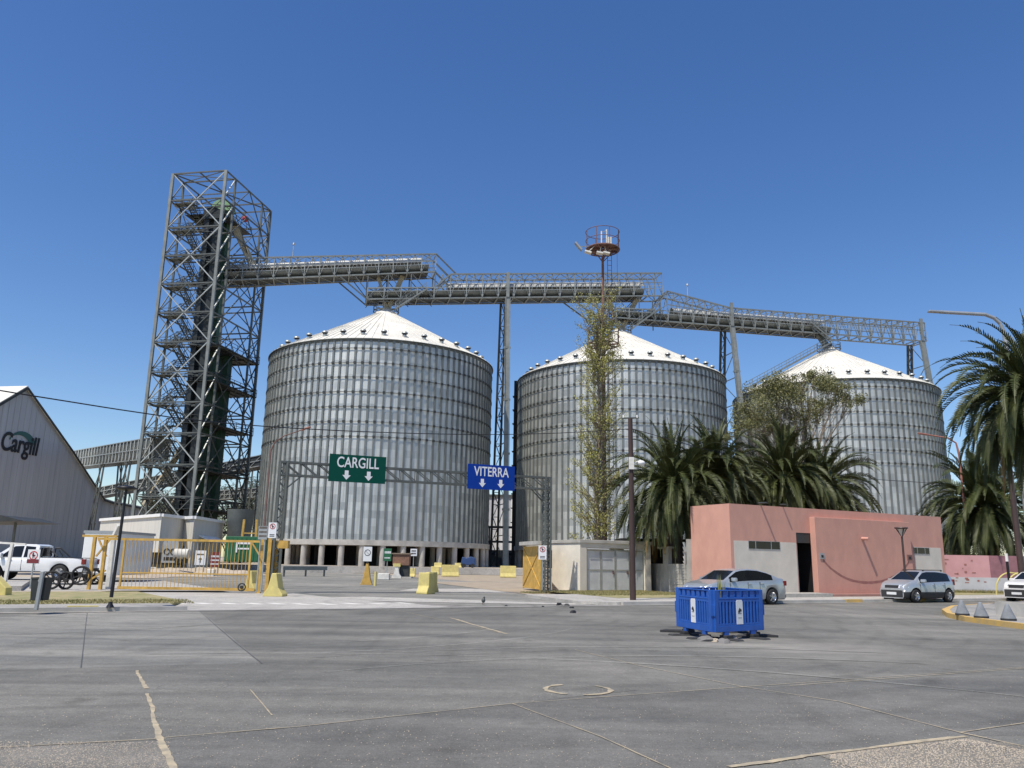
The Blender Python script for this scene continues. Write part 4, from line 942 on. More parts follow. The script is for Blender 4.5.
# ================================================================== TREES
def leafcloud(b, c, r, n, sz, flat=1.0, droop=0.0):
    for _ in range(n):
        d = Vector((random.gauss(0, 1), random.gauss(0, 1), random.gauss(0, 1))); d.normalize(); d *= r * (R() ** .45)
        p = c + Vector((d.x, d.y, d.z*flat)); a = Vector((U(-1,1), U(-1,1), U(-1,1)-droop)).normalized(); s = a.cross(Vector((U(-1,1), U(-1,1), U(-1,1)))).normalized()
        L = sz*U(.7, 1.4); w_ = L*.35
        b.add([p - a*L/2, p + s*w_/2, p + a*L/2, p - s*w_/2], [(0,1,2,3)])
def limb(b, p, q, r0, r1, n=4, wob=.12):
    pts = [p]
    for i in range(1, n+1): pts.append(p.lerp(q, i/n) + (Vector((U(-1,1), U(-1,1), U(-.5,.5)))*wob*(q-p).length/n if i < n else Vector()))
    for i, (a, c) in enumerate(zip(pts[:-1], pts[1:])): b.tube(a, c, r0+(r1-r0)*i/n, r0+(r1-r0)*(i+1)/n, 6, False)
    return pts
def crown_tree(name, label, base, blobs, lm, leafsz, dens, group=None, bm_='bark'):
    """blobs: (centre, radius) of foliage masses; limbs run to each of them"""
    t = thing(name, label, 'tree', base, group); b = MB(); l = MB()
    zf = min(c.z for c, r in blobs); fork = Vector((base.x + U(-.2,.2), base.y, base.z + (zf-base.z)*.55)); hgt = zf-base.z
    limb(b, Vector(base), fork, .03*hgt+.12, .02*hgt+.08, 5, .1)
    for c, r in blobs:
        pts = limb(b, fork, c, .09, .03, 5, .25)
        for _ in range(int(6 + r*3)):
            d = Vector((U(-1,1), U(-1,1), U(-.6,1))).normalized()*r*U(.5, 1); s = pts[random.randint(2, 4)]; limb(b, s, c + d, .03, .01, 3, .2)
        for _ in range(int(5+r*4)):
            d = Vector((random.gauss(0,1), random.gauss(0,1), random.gauss(0,.8))).normalized()*r*U(.35, .95)
            leafcloud(l, c + d, r*U(.35, .65), int(dens*r*r*U(.6, 1.3)/(5+r*4)), leafsz, .8, .3)
    b.build('trunk', bm_, t, fix=False); l.build('crown', lm, t, fix=False); return t
Yg = 62
bl = [((752, 412), 1.7), ((775, 400), 1.9), ((790, 385), 1.7), ((812, 392), 1.9), ((800, 415), 1.5), ((838, 388), 1.2), ((850, 402), .9), ((768, 425), 1.3), ((741, 428), .8), ((822, 405), 1.0), ((805, 378), .9), ((728, 436), .6), ((783, 430), 1.0)]
random.seed(3)
crown_tree('gum_tree', 'olive gum tree with thin branches rising above the palms, in front of the right silo', g(800, 588)*1.0 if False else Vector((at(806, 560, Yg).x, Yg, 0)),
           [(at(*p, Yg + U(-1.5, 1.5)), r*1.12) for p, r in bl], 'leaf_gum', .17, 1000, None, 'bark_pale')
for i, (px, py, Y, s, lb) in enumerate([(222, 520, 150, 1, 'olive tree far behind the right side of the tower base'), (243, 505, 158, 1.1, 'taller olive tree far behind, just left of the left silo base'), (163, 508, 140, .8, 'small tree far behind the beige plant building roof')]):
    c = at(px, py, Y); crown_tree('far_tree', lb, Vector((c.x, Y, PL)), [(c + Vector((U(-3,3), U(-2,2), U(-2,2.5)))*s, U(1.8, 2.8)*s) for _ in range(8)], 'leaf_far', .38, 160, 'trees beyond the tower')
# slender poplar
random.seed(11)
YP = 50.5; pb0 = at(597, 560, YP); base = Vector((pb0.x, YP, 0)); top = at(600, 308, YP); t = thing('slender_tree', 'tall slender sparse yellow-green tree growing round the rusty mast', 'tree', base)
b = MB(); l = MB(); Ht = top.z
trunkpts = [Vector((base.x + .08*math.sin(i*.9), YP + .06*math.cos(i*1.3), Ht*i/16)) + (Vector((top.x-base.x, 0, 0))*(i/16)) for i in range(17)]
for i in range(16): b.tube(trunkpts[i], trunkpts[i+1], .20 - .011*i, .20 - .011*(i+1), 8, False)
for _ in range(270):
    f = U(.08, .98); k = f*16; i = int(k); p = trunkpts[i].lerp(trunkpts[min(16, i+1)], k-i)
    th = U(0, 2*PI); up = U(1.0, 2.6)*(1.1-f*.35); out = U(.5, 2.1)*(1.0 - .35*abs(f-.45)) * (1.25 if f < .35 else 1)
    q = p + Vector((math.cos(th)*out, math.sin(th)*out, up)); limb(b, p, q, .032, .008, 4, .14)
    for j in range(8):
        c = p.lerp(q, U(.35, 1.05)); leafcloud(l, c, .28, random.choice((3, 9, 16)), .125, 1, .3)
for _ in range(14):
    th = U(0, 6.3); q = top + Vector((math.cos(th)*U(.3, 1.6), math.sin(th)*U(.3, 1.2), U(-1.0, 1.0))); limb(b, trunkpts[13], q, .035, .01, 5, .1); leafcloud(l, q, .5, 50, .13)
b.build('trunk', 'bark_pale', t, fix=False); l.build('crown', 'leaf_poplar', t, fix=False)
# palms
def palm(label, c, scale, nf, seed, down=.30, trunk_r=.42, dry=6, lmax=1.0):
    random.seed(seed); base = Vector((c.x, c.y, 0)); t = thing('palm_tree', label, 'palm', base, 'date palms'); b = MB(); n = 22
    for i in range(n):
        z0, z1 = (c.z-.2)*i/n, (c.z-.2)*(i+1)/n; b.tube((c.x, c.y, z0), (c.x, c.y, z1), trunk_r*1.12, trunk_r*.92, 14, False)
    for i in range(46):   # old leaf bases under the crown
        th = i*2.4; z = c.z - .2 - 1.3*(i/46); b.beam(Vector((c.x+math.cos(th)*trunk_r*.8, c.y+math.sin(th)*trunk_r*.8, z)), Vector((c.x+math.cos(th)*(trunk_r+.35), c.y+math.sin(th)*(trunk_r+.35), z+.4)), .16, .07)
    b.build('trunk', 'bark', t, fix=False); l = MB(); dr = MB()
    for i in range(nf):
        f = (i+.5)/nf; th = i*2.39996 + U(-.3, .3); elev = math.radians(84 - 140*f**.9 + U(-15, 15))
        L = scale*(3.6 + U(-.5, .55))*(.82 + .18*min(1, f*5)); hd = Vector((math.cos(th), math.sin(th), 0)); d = hd*math.cos(elev) + Vector((0, 0, math.sin(elev)))
        p = c + hd*U(.12, .3) + Vector((0, 0, U(-.15, .25))); pts = [p.copy()]; ns = 13; cur = d.copy(); sw = U(-.05, .05)
        for k in range(ns):
            g_ = down*(.35+1.7*k/ns)*(.5+.9*abs(math.cos(elev))); cur = (cur + Vector((0, 0, -g_*.42)) + Vector((-hd.y, hd.x, 0))*sw).normalized(); p = p + cur*(L/ns); pts.append(p.copy())
        tgt = dr if i >= nf - dry else l
        for k in range(ns): tgt.beam(pts[k], pts[k+1], .06*(1-k/ns)+.015, .04*(1-k/ns)+.012)
        tw_ = U(-.5, .5); nl = 40
        for k in range(4, nl):
            u_ = k/nl; s_ = u_*ns; j = min(ns-1, int(s_)); q = pts[j].lerp(pts[j+1], s_-j); tan = (pts[j+1]-pts[j]).normalized()
            side = tan.cross(Vector((0, 0, 1))); side = side.normalized() if side.length > .1 else Vector((1, 0, 0)); upv = side.cross(tan).normalized()
            ll = scale*.36*math.sin(PI*min(1, u_*1.02+.06))**.55*U(.8, 1.15)
            for sg in (-1, 1):
                dv = (side*sg*.62 + upv*(.46+tw_*sg+U(-.1, .1)) + tan*.8).normalized()
                e_ = q + dv*ll + Vector((0, 0, -.14*ll)); m_ = q + dv*ll*.5; wv = tan*.032*scale
                tgt.add([q - wv, q + wv, m_ + wv*1.1, e_, m_ - wv*1.1], [(0, 1, 2, 4), (4, 2, 3)])
    l.build('crown', 'leaf_palm', t, fix=False)
    if dry: dr.build('dead_fronds', 'leaf_dry', t, fix=False)
    return t
palm('leftmost date palm, its fronds hanging over the shed and low wall', at(674, 488, 45.8), 1.26, 215, 1, dry=12)
palm('bushy date palm behind the left corner of the pink gatehouse roof', at(714, 480, 46.5), 1.15, 190, 2, dry=8)
palm('date palm behind the middle of the gatehouse roof, below the gum tree', at(783, 480, 49), 1.2, 190, 3, dry=5)
palm('date palm behind the doorway of the pink gatehouse, arching furthest right', at(820, 492, 50.5), 1.2, 190, 6, dry=5)
palm('big near date palm at the right edge of the picture', at(1034, 398, 33.0), 1.16, 270, 4, dry=8)
palm('lower date palm behind the faded pink wall', at(984, 508, 57), 1.6, 210, 5, dry=6)
# ================================================================== SIGN GANTRY
GLp, GRp = g(284, 461, 6.0), g(547, 477, 6.0); GLp.z = 0; GRp.z = 0
gx = (GRp-GLp).normalized(); gy = Vector((-gx.y, gx.x, 0)); GLn = (GRp-GLp).length
gt = thing('sign_gantry', 'grey lattice gantry spanning the entrance and carrying two overhead signs', 'gantry', GLp)
def GP(a, z, o=0): p = GLp + gx*a + gy*o; return Vector((p.x, p.y, z))
for a in (0, GLn):
    b = MB()
    for k in (-.16, .16):
        for o in (-.16, .16): b.beam(GP(a+k, 0, o), GP(a+k, 5.95, o), .1)
    for i in range(20):
        z0, z1 = .1 + i*.29, .1 + (i+1)*.29; s = 1 if i % 2 else -1
        for o in (-.16, .16): b.beam(GP(a-.16*s, z0, o), GP(a+.16*s, z1, o), .035)
        for k in (-.16, .16): b.beam(GP(a+k, z0, -.16*s), GP(a+k, z1, .16*s), .035)
    b.build('post', 'galv_dull', gt)
b = MB(); n = 17
for o in (-.16, .16):
    b.beam(GP(-.2, 5.95, o), GP(GLn+.2, 5.95, o), .09); b.beam(GP(-.2, 5.35, o), GP(GLn+.2, 5.35, o), .09)
    for i in range(n): 
        a0, a1_ = GLn*i/n, GLn*(i+1)/n; b.beam(GP(a0, 5.95, o), GP(a1_, 5.35, o), .045); b.beam(GP(a0, 5.35, o), GP(a0, 5.95, o), .045)
    b.beam(GP(.16, 4.7, o), GP(.85, 5.35, o), .06); b.beam(GP(GLn-.16, 4.7, o), GP(GLn-.85, 5.35, o), .06)
b.build('beam', 'galv_dull', gt)
def ghit(px, py, o=-.28):
    r = ray(px, py); P = GP(0, 0, o); n = gy; t = (n.x*P.x+n.y*P.y)/(n.x*r.x+n.y*r.y); p = Vector((0,0,H)) + r*t; return ((p-P).dot(gx), p.z)
def osign(name, label, ptl, pbr, m, word, arrows):
    a0, z1 = ghit(*ptl); a1_, z0 = ghit(*pbr); mid = GP((a0+a1_)/2, (z0+z1)/2, -.28); t = thing(name, label, 'sign', mid)
    b = MB(); b.obox(GP(0, 0, 0), gx, gy, a0, -.28, z0, a1_, -.25, z1); b.build('panel', m, t)
    b = MB()
    for k in (.25, .75):
        a = a0 + (a1_-a0)*k; b.obox(GP(0,0,0), gx, gy, a-.03, -.249, z0+.05, a+.03, -.165, z1-.05)
    b.build('bracket', 'galv_dull', t)
    mw = frame_mat(GP((a0+a1_)/2, z0 + (z1-z0)*.70, -.287), gx, None)
    w_ = (a1_-a0)*.74; sz = (z1-z0)*.54
    for f in (1.0, None):
        lt = text('lettering', word, 'sign_white', sz, mw, t, ext=.003, offset=.008, sx=f or k_)
        if f: xs = [v.co.dot(gx) for v in lt.data.vertices]; k_ = w_/(max(xs)-min(xs)); bpy.data.objects.remove(lt)
    b = MB(); sw = (a1_-a0)
    for f in arrows:
        a = a0 + sw*f; zt = z0 + (z1-z0)*.42; zb = z0 + (z1-z0)*.08; hw = sw*.033; 
        q = [(-hw, zt), (hw, zt), (hw, zb+(zt-zb)*.5), (hw*2.2, zb+(zt-zb)*.5), (0, zb), (-hw*2.2, zb+(zt-zb)*.5), (-hw, zb+(zt-zb)*.5)]
        b.extr([GP(a + x, z, -.287) for x, z in q], gy*.004)
    b.build('arrow', 'sign_white', t)
osign('overhead_sign', 'green overhead sign reading CARGILL with two white down arrows', (330, 453.5), (385, 484), 'sign_green', 'CARGILL', (.31, .70))
osign('overhead_sign', 'blue overhead sign reading VITERRA with two white down arrows', (468, 463.5), (514.5, 491), 'sign_blue', 'VITERRA', (.31, .70))
def jersey(b, o, ex, ey, L, hgt=1.0, wb=.3, wt=.1):
    prof = [(-wb, 0), (-wb, .1*hgt), (-wb*.55, .38*hgt), (-wt, hgt), (wt, hgt), (wb*.55, .38*hgt), (wb, .1*hgt), (wb, 0)]
    b.extr([Vector(o) + ey*y + Vector((0, 0, z)) - ex*(L/2) for y, z in prof], ex*L)
def block(px, py, L, h_, label, m='yellow_pale', ang=0.0, z=0.0, Y=None, two=False, wb=.3, wt=.12, foot=None):
    p = g(px, py, z) if Y is None else Vector((at(px, py, Y).x, Y, z)); ex = Vector((math.cos(ang), math.sin(ang), 0)); ey = Vector((-ex.y, ex.x, 0))
    b = MB(); jersey(b, p, ex, ey, L, h_, wb, wt); 
    o = b.build('concrete_barrier', m, bevel=.03); tag(o, label, 'barrier', 'painted concrete barriers'); return o
va = math.radians
block(425.5, 594, .62, 1.0, 'nearest pale yellow concrete barrier, short, in the middle of the entrance road', ang=va(-28), wb=.36, wt=.2)
p = g(436, 593); b = MB(); jersey(b, p + Vector((-.32, .75, 0)), Vector((.88, -.47, 0)), Vector((.47, .88, 0)), .5, 1.0, .34, .18); tag(b.build('concrete_barrier', 'yellow_pale', bevel=.03), 'pale yellow barrier standing directly behind the nearest one', 'barrier', 'painted concrete barriers')
block(450, 576.5, 1.7, 1.15, 'yellow barrier beyond the nearest one, left of the central gallery legs', ang=va(15), wb=.35)
block(508, 577.5, 1.6, 1.15, 'wide yellow barrier at the foot of the central gallery legs', ang=va(4), wb=.35)
block(435, 571, .9, .9, 'small yellow barrier far off in front of the left silo', Y=92)
block(459, 566, 1.0, .55, 'yellow barrier on the raised yard beside the blue covered cart', z=PL, Y=99)
block(438, 566, .9, .55, 'yellow barrier on the raised yard, half hidden behind the small yellow one', z=PL, Y=98)
block(275, 596.5, .62, .95, 'pale yellow flared concrete block at the foot of the left gantry post', ang=va(85), wb=.42, wt=.10)
block(252, 591, .5, .95, 'yellow flared block behind the right end of the sliding gate', ang=va(60), wb=.4, wt=.12)
block(411, 571, .8, .8, 'yellow and white block holding the small white road sign', Y=78)
# tripod sign, posts and kiosk in the entrance
p = g(366, 585); t = thing('warning_sign', 'white square sign with round symbol on a yellow flared stand in the entrance', 'sign', p)
b = MB(); b.extr([p + Vector(q) for q in ((-.38, 0, 0), (.38, 0, 0), (.24, 0, .35), (.06, 0, 1.35), (-.06, 0, 1.35), (-.24, 0, .35))], (0, .3, 0)); b.build('stand', 'yellow', t, bevel=.02)
b = MB(); b.box(p.x-.27, p.y-.05, 1.45, p.x+.27, p.y-.02, 2.35); b.build('panel', 'sign_white', t)
circ(t, 'ring', p.x, p.y-.056, 1.98, .2, .04, 'dark'); b = MB(); b.box(p.x-.05, p.y+.0, 1.3, p.x+.05, p.y+.06, 2.3); b.build('post', 'galv_dull', t)
p = g(375, 586); b = MB(); b.tube(p, p + Vector((0,0,.85)), .085, .075, 10); tag(b.build('bollard', 'yellow_pale'), 'small yellow post just right of the flared sign stand', 'bollard')
board('direction_sign', 'small green sign on a white base in the entrance', 383.5, 548.5, 391.5, 561, 66, 'container_green', 577, d_txt([(.2, .1), (.6, .18)], 'sign_white'))
p = at(384, 577, 65.8); b = MB(); b.box(p.x-.45, p.y-.3, 0, p.x+.45, p.y+.3, .5); tag(b.build('concrete_block', 'white_paint', bevel=.04), 'white block under the small green sign', 'block')
board('direction_sign', 'small white sign on a post over the yellow and white block', 410.5, 548.8, 417, 556, 76, 'sign_white', 571, d_txt([(.25, .2), (.6, .2)]))
p = g(400, 578); t = thing('kiosk', 'small grey kiosk with rust-brown slatted top in the entrance', 'kiosk', p)
b = MB(); b.box(p.x-.1, p.y, .12, p.x+.75, p.y+.9, 1.1); b.build('body', 'steel_dark', t, bevel=.03)
b = MB(); b.box(p.x-.7, p.y-.15, 1.1, p.x+.75, p.y+1.0, 2.05)
b.build('slatted_top', 'brick', t); b = MB(); b.box(p.x-.85, p.y-.25, 2.05, p.x+.9, p.y+1.1, 2.15); b.build('roof', 'bark_pale', t)
b = MB(); b.box(p.x-.2, p.y-.1, 0, p.x+1.0, p.y+1.0, .12); b.build('base', 'concrete', t)
p = g(396.5, 578); b = MB(); jersey(b, p, Vector((0, 1, 0)), Vector((1, 0, 0)), .4, 1.05, .42, .12); b.k = 1; b.box(p.x-.32, p.y-.24, .98, p.x+.32, p.y+.24, 1.25)
tag(b.build('concrete_barrier', ['white_paint', 'yellow_pale']), 'white flared block with yellow top left of the grey kiosk', 'barrier', 'painted concrete barriers')
# blue covered cart, guard rail
p = Vector((at(468, 560, 98.5).x, 98.5, PL)); t = thing('cart', 'blue tarpaulin-covered cart in front of the left silo columns', 'cart', p)
b = MB(); b.extr([p + Vector(q) for q in ((-.9, 0, .35), (.9, 0, .3), (.85, 0, 1.15), (.3, 0, 1.35), (-.2, 0, 1.15), (-.7, 0, 1.3))], (0, 1.3, 0)); b.build('cover', 'blue_tarp', t, bevel=.08)
for k in (-.55, .55): b = MB(); b.tube(p + Vector((k, -.02, .26)), p + Vector((k, .15, .26)), .26, .26, 14); b.build('wheel', 'tyre', t)
p0, p1 = at(283, 570, 70), at(327, 570, 74); p0.z = p1.z = 0; t = thing('guard_rail', 'grey guard rail in front of the left silo columns', 'guard rail', p0)
b = MB(); 
for z in (.62, .8): b.beam(p0+Vector((0,0,z)), p1+Vector((0,0,z)), .08, .15)
b.beam(p0+Vector((0,-.04,.71)), p1+Vector((0,-.04,.71)), .03, .1); b.build('rail', 'galv_mid', t)
for f in (.02, .5, .93): b = MB(); q = p0.lerp(p1, f)+Vector((0,.1,0)); b.beam(q, q+Vector((0,0,.75)), .14); b.build('post', 'galv_dull', t)
# white building and steelwork between the left and middle silos
p = at(500, 560, 168); t = thing('far_building', 'white ribbed building seen between the left and middle silos', 'building', Vector((p.x, 168, PL)))
b = MB(); z1_ = at(500, 497, 168).z; b.box(p.x-16, 168, PL, p.x+18, 190, z1_); b.build('wall', 'wall_grey', t)
b = MB()
for k in range(34): b.box(p.x-15.9+k, 167.9, PL, p.x-15.7+k, 167.995, z1_-.3)
b.build('ribs', 'white', t); b = MB(); b.box(p.x-16.3, 167.7, z1_, p.x+18.3, 190.2, z1_+.5); b.build('roof', 'galv_dull', t)
p = Vector((at(507, 560, 135).x, 135, PL)); t = thing('steel_rack', 'dark steel rack with pipes between the left and middle silos', 'rack', p)
b = MB()
for k in (-6, -3, 0, 3, 6): b.beam(p+Vector((k,0,0)), p+Vector((k,0,6.5)), .25)
for z in (2.0, 4.0, 6.4): b.beam(p+Vector((-6.5,0,z)), p+Vector((6.5,0,z)), .3); b.beam(p+Vector((-6.5,2,z)), p+Vector((6.5,2,z)), .3)
b.build('frame', 'steel_dark', t); b = MB(); b.box(p.x-6.5, 135.3, PL, p.x+6.5, 137.5, 3.4); b.build('plinth', 'concrete_dark', t)
for k in (-4.5, -1.2, 2.2, 5): b = MB(); b.box(p.x+k-.8, 134.6, 2.2, p.x+k+.8, 135.25, 3.3); b.build('crate', 'beige', t)
b = MB(); 
p = at(528, 560, 104)
# ================================================================== LEFT GATE GROUP
ga, gb = g(119, 591.5), g(247, 593.5); ga.z = gb.z = 0; gd = (gb-ga).normalized(); gyn = Vector((-gd.y, gd.x, 0)); GW = (gb-ga).length
t = thing('sliding_gate', 'long yellow barred sliding gate, closed across the left yard', 'gate', ga)
def Q(a, z, o=0): p = ga + gd*a + gyn*o; return Vector((p.x, p.y, z))
b = MB(); b.beam(Q(-1.2, 2.28), Q(GW+.6, 2.28), .07, .1); b.beam(Q(-.1, .17), Q(GW+.3, .17), .08, .12); b.beam(Q(0, .82), Q(GW, .82), .05, .06)
for a in (0, GW): b.beam(Q(a, .1), Q(a, 2.3), .08)
b.beam(Q(GW+.05, 2.2), Q(GW+.6, 1.4), .06); b.build('frame', 'yellow', t)
b = MB(); n = 33
for i in range(1, n): b.beam(Q(GW*i/n, .2), Q(GW*i/n, 2.25), .02)
b.build('bars', 'yellow', t)
b = MB(); c = Q(GW-.25, .27, -.02)
for i in range(14): b.beam(c + gd*(.16*math.cos(i*PI/7))+Vector((0,0,.16*math.sin(i*PI/7))), c + gd*(.16*math.cos((i+1)*PI/7))+Vector((0,0,.16*math.sin((i+1)*PI/7))), .05)
b.tube(c-gyn*.05, c+gyn*.05, .07, .07, 10); b.build('roller', 'rubber', t)
t = thing('gate_guide', 'yellow steel guide frame at the left end of the sliding gate', 'gate frame', Q(-1.2, 0))
for a0, a1_ in ((-1.45, -1.25), (-.95, -.75)):
    b = MB(); b.beam(Q(a0, 0, .25), Q(a0, 2.35, .25), .13); b.build('post', 'yellow', t)
b = MB(); b.beam(Q(-2.0, 2.4, .25), Q(-.45, 2.4, .25), .1); b.beam(Q(-1.3, 1.5, .25), Q(-.75, 2.3, .25), .07); b.beam(Q(-.85, 1.5, .25), Q(-1.3, 2.3, .25), .07); b.beam(Q(-1.4, .5, .25), Q(-.8, .9, .25), .07); b.build('crossbar', 'yellow', t)
t = thing('gate_portal', 'yellow steel portal at the right end of the sliding gate, by the gantry post', 'gate frame', Q(GW+.8, 0))
for a in (GW+.45, GW+.8): b = MB(); b.beam(Q(a, 0, .2), Q(a, 2.45, .2), .16); b.build('post', 'yellow', t)
b = MB(); b.beam(Q(GW+1.0, 0, .5), Q(GW+1.0, 1.98, .5), .2); b.build('rear_post', 'yellow', t)
b = MB(); b.box(*Q(GW+.75, 2.05, .25)[:2], 2.0, *Q(GW+1.6, 2.05, .55)[:2], 2.35); b.build('crossbar', 'yellow', t)
board('prohibition_sign', 'white prohibition sign with red ring fixed on the left gantry post', 268.5, 522.5, 276.5, 538, 33.8, 'sign_white', 540, lambda t, *a: d_no(t, *a))
board('notice_board', 'small brown and grey board left of the prohibition sign at the left gantry post', 258.5, 526, 267.5, 539.5, 36, 'lamp_grey', 592, lambda t, x0, x1, z0, z1, y: d_txt([(.2, .12), (.5, .12), (.8, .16)], 'bark', .85)(t, x0, x1, z0, z1, y), double=True)
board('prohibition_sign', 'white prohibition sign with red ring beside the yellow leaf at the right gantry post', 538.5, 545.5, 546.5, 559.5, 41.2, 'sign_white', 590, lambda t, *a: d_no(t, *a))
# white fence posts
p = g(107.5, 590); t = thing('fence_post', 'white concrete fence post with bent top, left of the sliding gate', 'post', p)
b = MB(); q1 = at(112.5, 535, p.y); q2 = at(118.5, 525, p.y-.3); b.beam(p, Vector((p.x, p.y, q1.z)), .2, .2); b.beam(Vector((p.x, p.y, q1.z-.05)), Vector((p.x+.28, p.y-.2, q2.z)), .18, .16); b.build('post', 'white_paint', t, bevel=.02)
p = g(4, 587); t = thing('barrier_rail_post', 'pale post with horizontal bar in front of the pickup bonnet', 'fence', p)
b = MB(); b.beam(p, p+Vector((.1, 0, 2.05)), .13); b.build('post', 'white_paint', t); b = MB(); b.beam(p+Vector((-1.4, 0, 2.1)), p+Vector((.75, 0, 2.0)), .09); b.build('bar', 'white_paint', t)
b = MB(); p = g(1, 598); b.extr([p + Vector(q) for q in ((-.35, 0, 0), (.15, 0, 0), (.12, 0, .35), (-.35, 0, .75))], (0, .4, 0)); tag(b.build('concrete_barrier', 'yellow_pale', bevel=.03), 'yellow concrete wedge on the grass at the extreme left edge', 'barrier', 'painted concrete barriers')
# dark drape / shade roof in front of warehouse at far left
p = at(0, 515, 58); t = thing('shade_roof', 'dark low shade roof in front of the warehouse at the left edge', 'roof', Vector((p.x, 58, 0)))
b = MB(); b.extr([at(-40, 512, 58), at(0, 515, 58), at(24, 521, 58), at(0, 521.5, 58), at(-40, 522, 58)], (0, 5, 0)); b.build('canopy', 'steel_dark', t)
for px in (-30, 16): q = at(px, 521, 60); b = MB(); b.beam(Vector((q.x, 60, 0)), Vector((q.x, 60, q.z)), .14); b.build('post', 'galv_dull', t)
# spoked wheels
random.seed(5)
def spoked(px, py, r, label, rot, Y=36.0, lean=.0):
    c = at(px, py, Y); t = thing('spoked_wheel', label, 'wheel', Vector((c.x, Y, c.z-r)), 'old spoked wheels'); ex = Vector((math.cos(rot), math.sin(rot), 0)); up = Vector((0, -lean, 1)).normalized(); N = 22
    b = MB()
    for i in range(N): b.tube(c + ex*(r*math.cos(2*PI*i/N)) + up*(r*math.sin(2*PI*i/N)), c + ex*(r*math.cos(2*PI*(i+1)/N)) + up*(r*math.sin(2*PI*(i+1)/N)), .055, .055, 6, False)
    b.build('rim', 'tyre', t); b = MB()
    for i in range(6): b.beam(c, c + ex*(r*math.cos(i*PI/3+.3)) + up*(r*math.sin(i*PI/3+.3)), .04)
    b.tube(c - Vector((0,.09,0)), c + Vector((0,.09,0)), .09, .09, 10); b.build('spokes', 'rubber', t)
spoked(51.5, 580, .36, 'leftmost dark spoked wheel below the pickup rear wheel', .1)
spoked(66, 580.5, .35, 'second dark spoked wheel from the left, below the pickup bed', -.1, 36.3)
spoked(81, 575.5, .37, 'third dark spoked wheel, raised behind the pickup bumper', .2, 36.0)
spoked(94, 576.5, .33, 'rightmost dark spoked wheel, leaning behind the left gate frame', .9, 37.2, .3)
for i, (px, py, L, ang) in enumerate([(24, 584, 1.1, .02), (72, 586, .8, .3)]):
    p = g(px, py); b = MB(); b.beam(p+Vector((-L/2, 0, .08)), p+Vector((L/2, math.sin(ang)*L, .1)), .1); b.beam(p+Vector((-L/2, .25, .08)), p+Vector((L/2, .25, .08)), .08)
    tag(b.build('scrap_beam', 'rubber'), ['dark beams lying on the ground under the pickup door', 'dark bar lying under the old spoked wheels'][i], 'beam')
p = g(70, 585.5); b = MB(); b.beam(p+Vector((0,0,.05)), p+Vector((1.5,.2,.62)), .06); b.beam(p+Vector((.2,0,.05)), p+Vector((.35,.1,.55)), .05); tag(b.build('drawbar', 'rubber'), 'thin sloping drawbar among the old spoked wheels', 'drawbar')
# litter bin
p = g(36, 610, .12); t = thing('litter_bin', 'grey litter bin hung on a square post on the left pavement', 'litter bin', p)
b = MB(); b.beam(p, p+Vector((.04,0,1.0)), .09, .09); b.build('post', 'lamp_grey', t, bevel=.01)
b = MB(); c = p + Vector((-.08, .24, .24)); V = []
for z, wx, wy in ((0, .17, .14), (.58, .2, .17)): V += [c+Vector((x*wx, y*wy, z)) for x, y in ((-1,-1),(1,-1),(1,1),(-1,1))]
b.add(V, [(0,3,2,1),(0,1,5,4),(1,2,6,5),(2,3,7,6),(3,0,4,7)]); V = [v + Vector((0,0,0)) for v in V]
b.add([c+Vector((x*.21, y*.18, .56)) for x, y in ((-1,-1),(1,-1),(1,1),(-1,1))] + [c+Vector((x*.21, y*.18, .60)) for x, y in ((-1,-1),(1,-1),(1,1),(-1,1))], [(0,1,5,4),(1,2,6,5),(2,3,7,6),(3,0,4,7)])
b.build('basket', 'steel_dark', t, fix=False)
b = MB(); b.beam(p + Vector((0, .05, .85)), c + Vector((0, -.15, .5)), .05); b.build('bracket', 'lamp_grey', t)
# black lamp
p = g(110, 607.5, .12); t = thing('street_lamp', 'thin black street lamp with flat disc head on the left pavement', 'street lamp', p); tp = at(124, 489, p.y)
b = MB(); b.tube(p+Vector((0,0,.28)), Vector((p.x+.06, p.y, tp.z)), .052, .038, 12); b.build('pole', 'black_steel', t)
b = MB(); b.smooth = True; b.lathe(p, [(.11, 0), (.105, .02), (.06, .1), (.053, .16)], 16); b.build('base', 'black_steel', t)
b = MB(); b.smooth = True; b.lathe((p.x+.06, p.y, tp.z), [(.01, -.06), (.14, -.04), (.30, .0), (.32, .03), (.18, .08), (.01, .12)], 24); b.build('head', 'black_steel', t)
b = MB(); c = g(96, 606.5, .125); b.box(c.x-.3, c.y-.12, .121, c.x+.3, c.y+.12, .127)
# ================================================================== PINK GATEHOUSE
Cn = g(729, 503.4, 4.6); Cn.z = 0; LF = 16.6; HB = 4.6; DP = 2.9
def PB(a, b_, z): p = Cn + e*a + nn*b_; return Vector((p.x, p.y, z))
def fh(px, py, b_=0.0):
    r = ray(px, py); P = PB(0, b_, 0); t = (nn.x*P.x+nn.y*P.y)/(nn.x*r.x+nn.y*r.y); p = Vector((0,0,H)) + r*t; return ((p-P).dot(e), p.z)
M['dark_mark2'] = mat('dark_mark2', (0.36, 0.2, 0.17), .9, 0, .15, vscale=2)
pk = thing('gatehouse', 'pink and off-white flat-roofed gatehouse behind the parked cars', 'building', Cn)
ad0, _ = fh(797.5, 560); ad1, _ = fh(815, 560); _, zd = fh(806, 543); _, zl = fh(806, 533)
b = MB(); b.obox(Cn, e, nn, 0, 0, 0, ad0, DP, HB); b.obox(Cn, e, nn, ad1, 0, 0, LF, DP, HB); b.obox(Cn, e, nn, ad0, 0, zl, ad1, DP, HB); b.obox(Cn, e, nn, ad0, 1.5, 0, ad1, DP, zl)
b.build('wall', 'pink', pk)
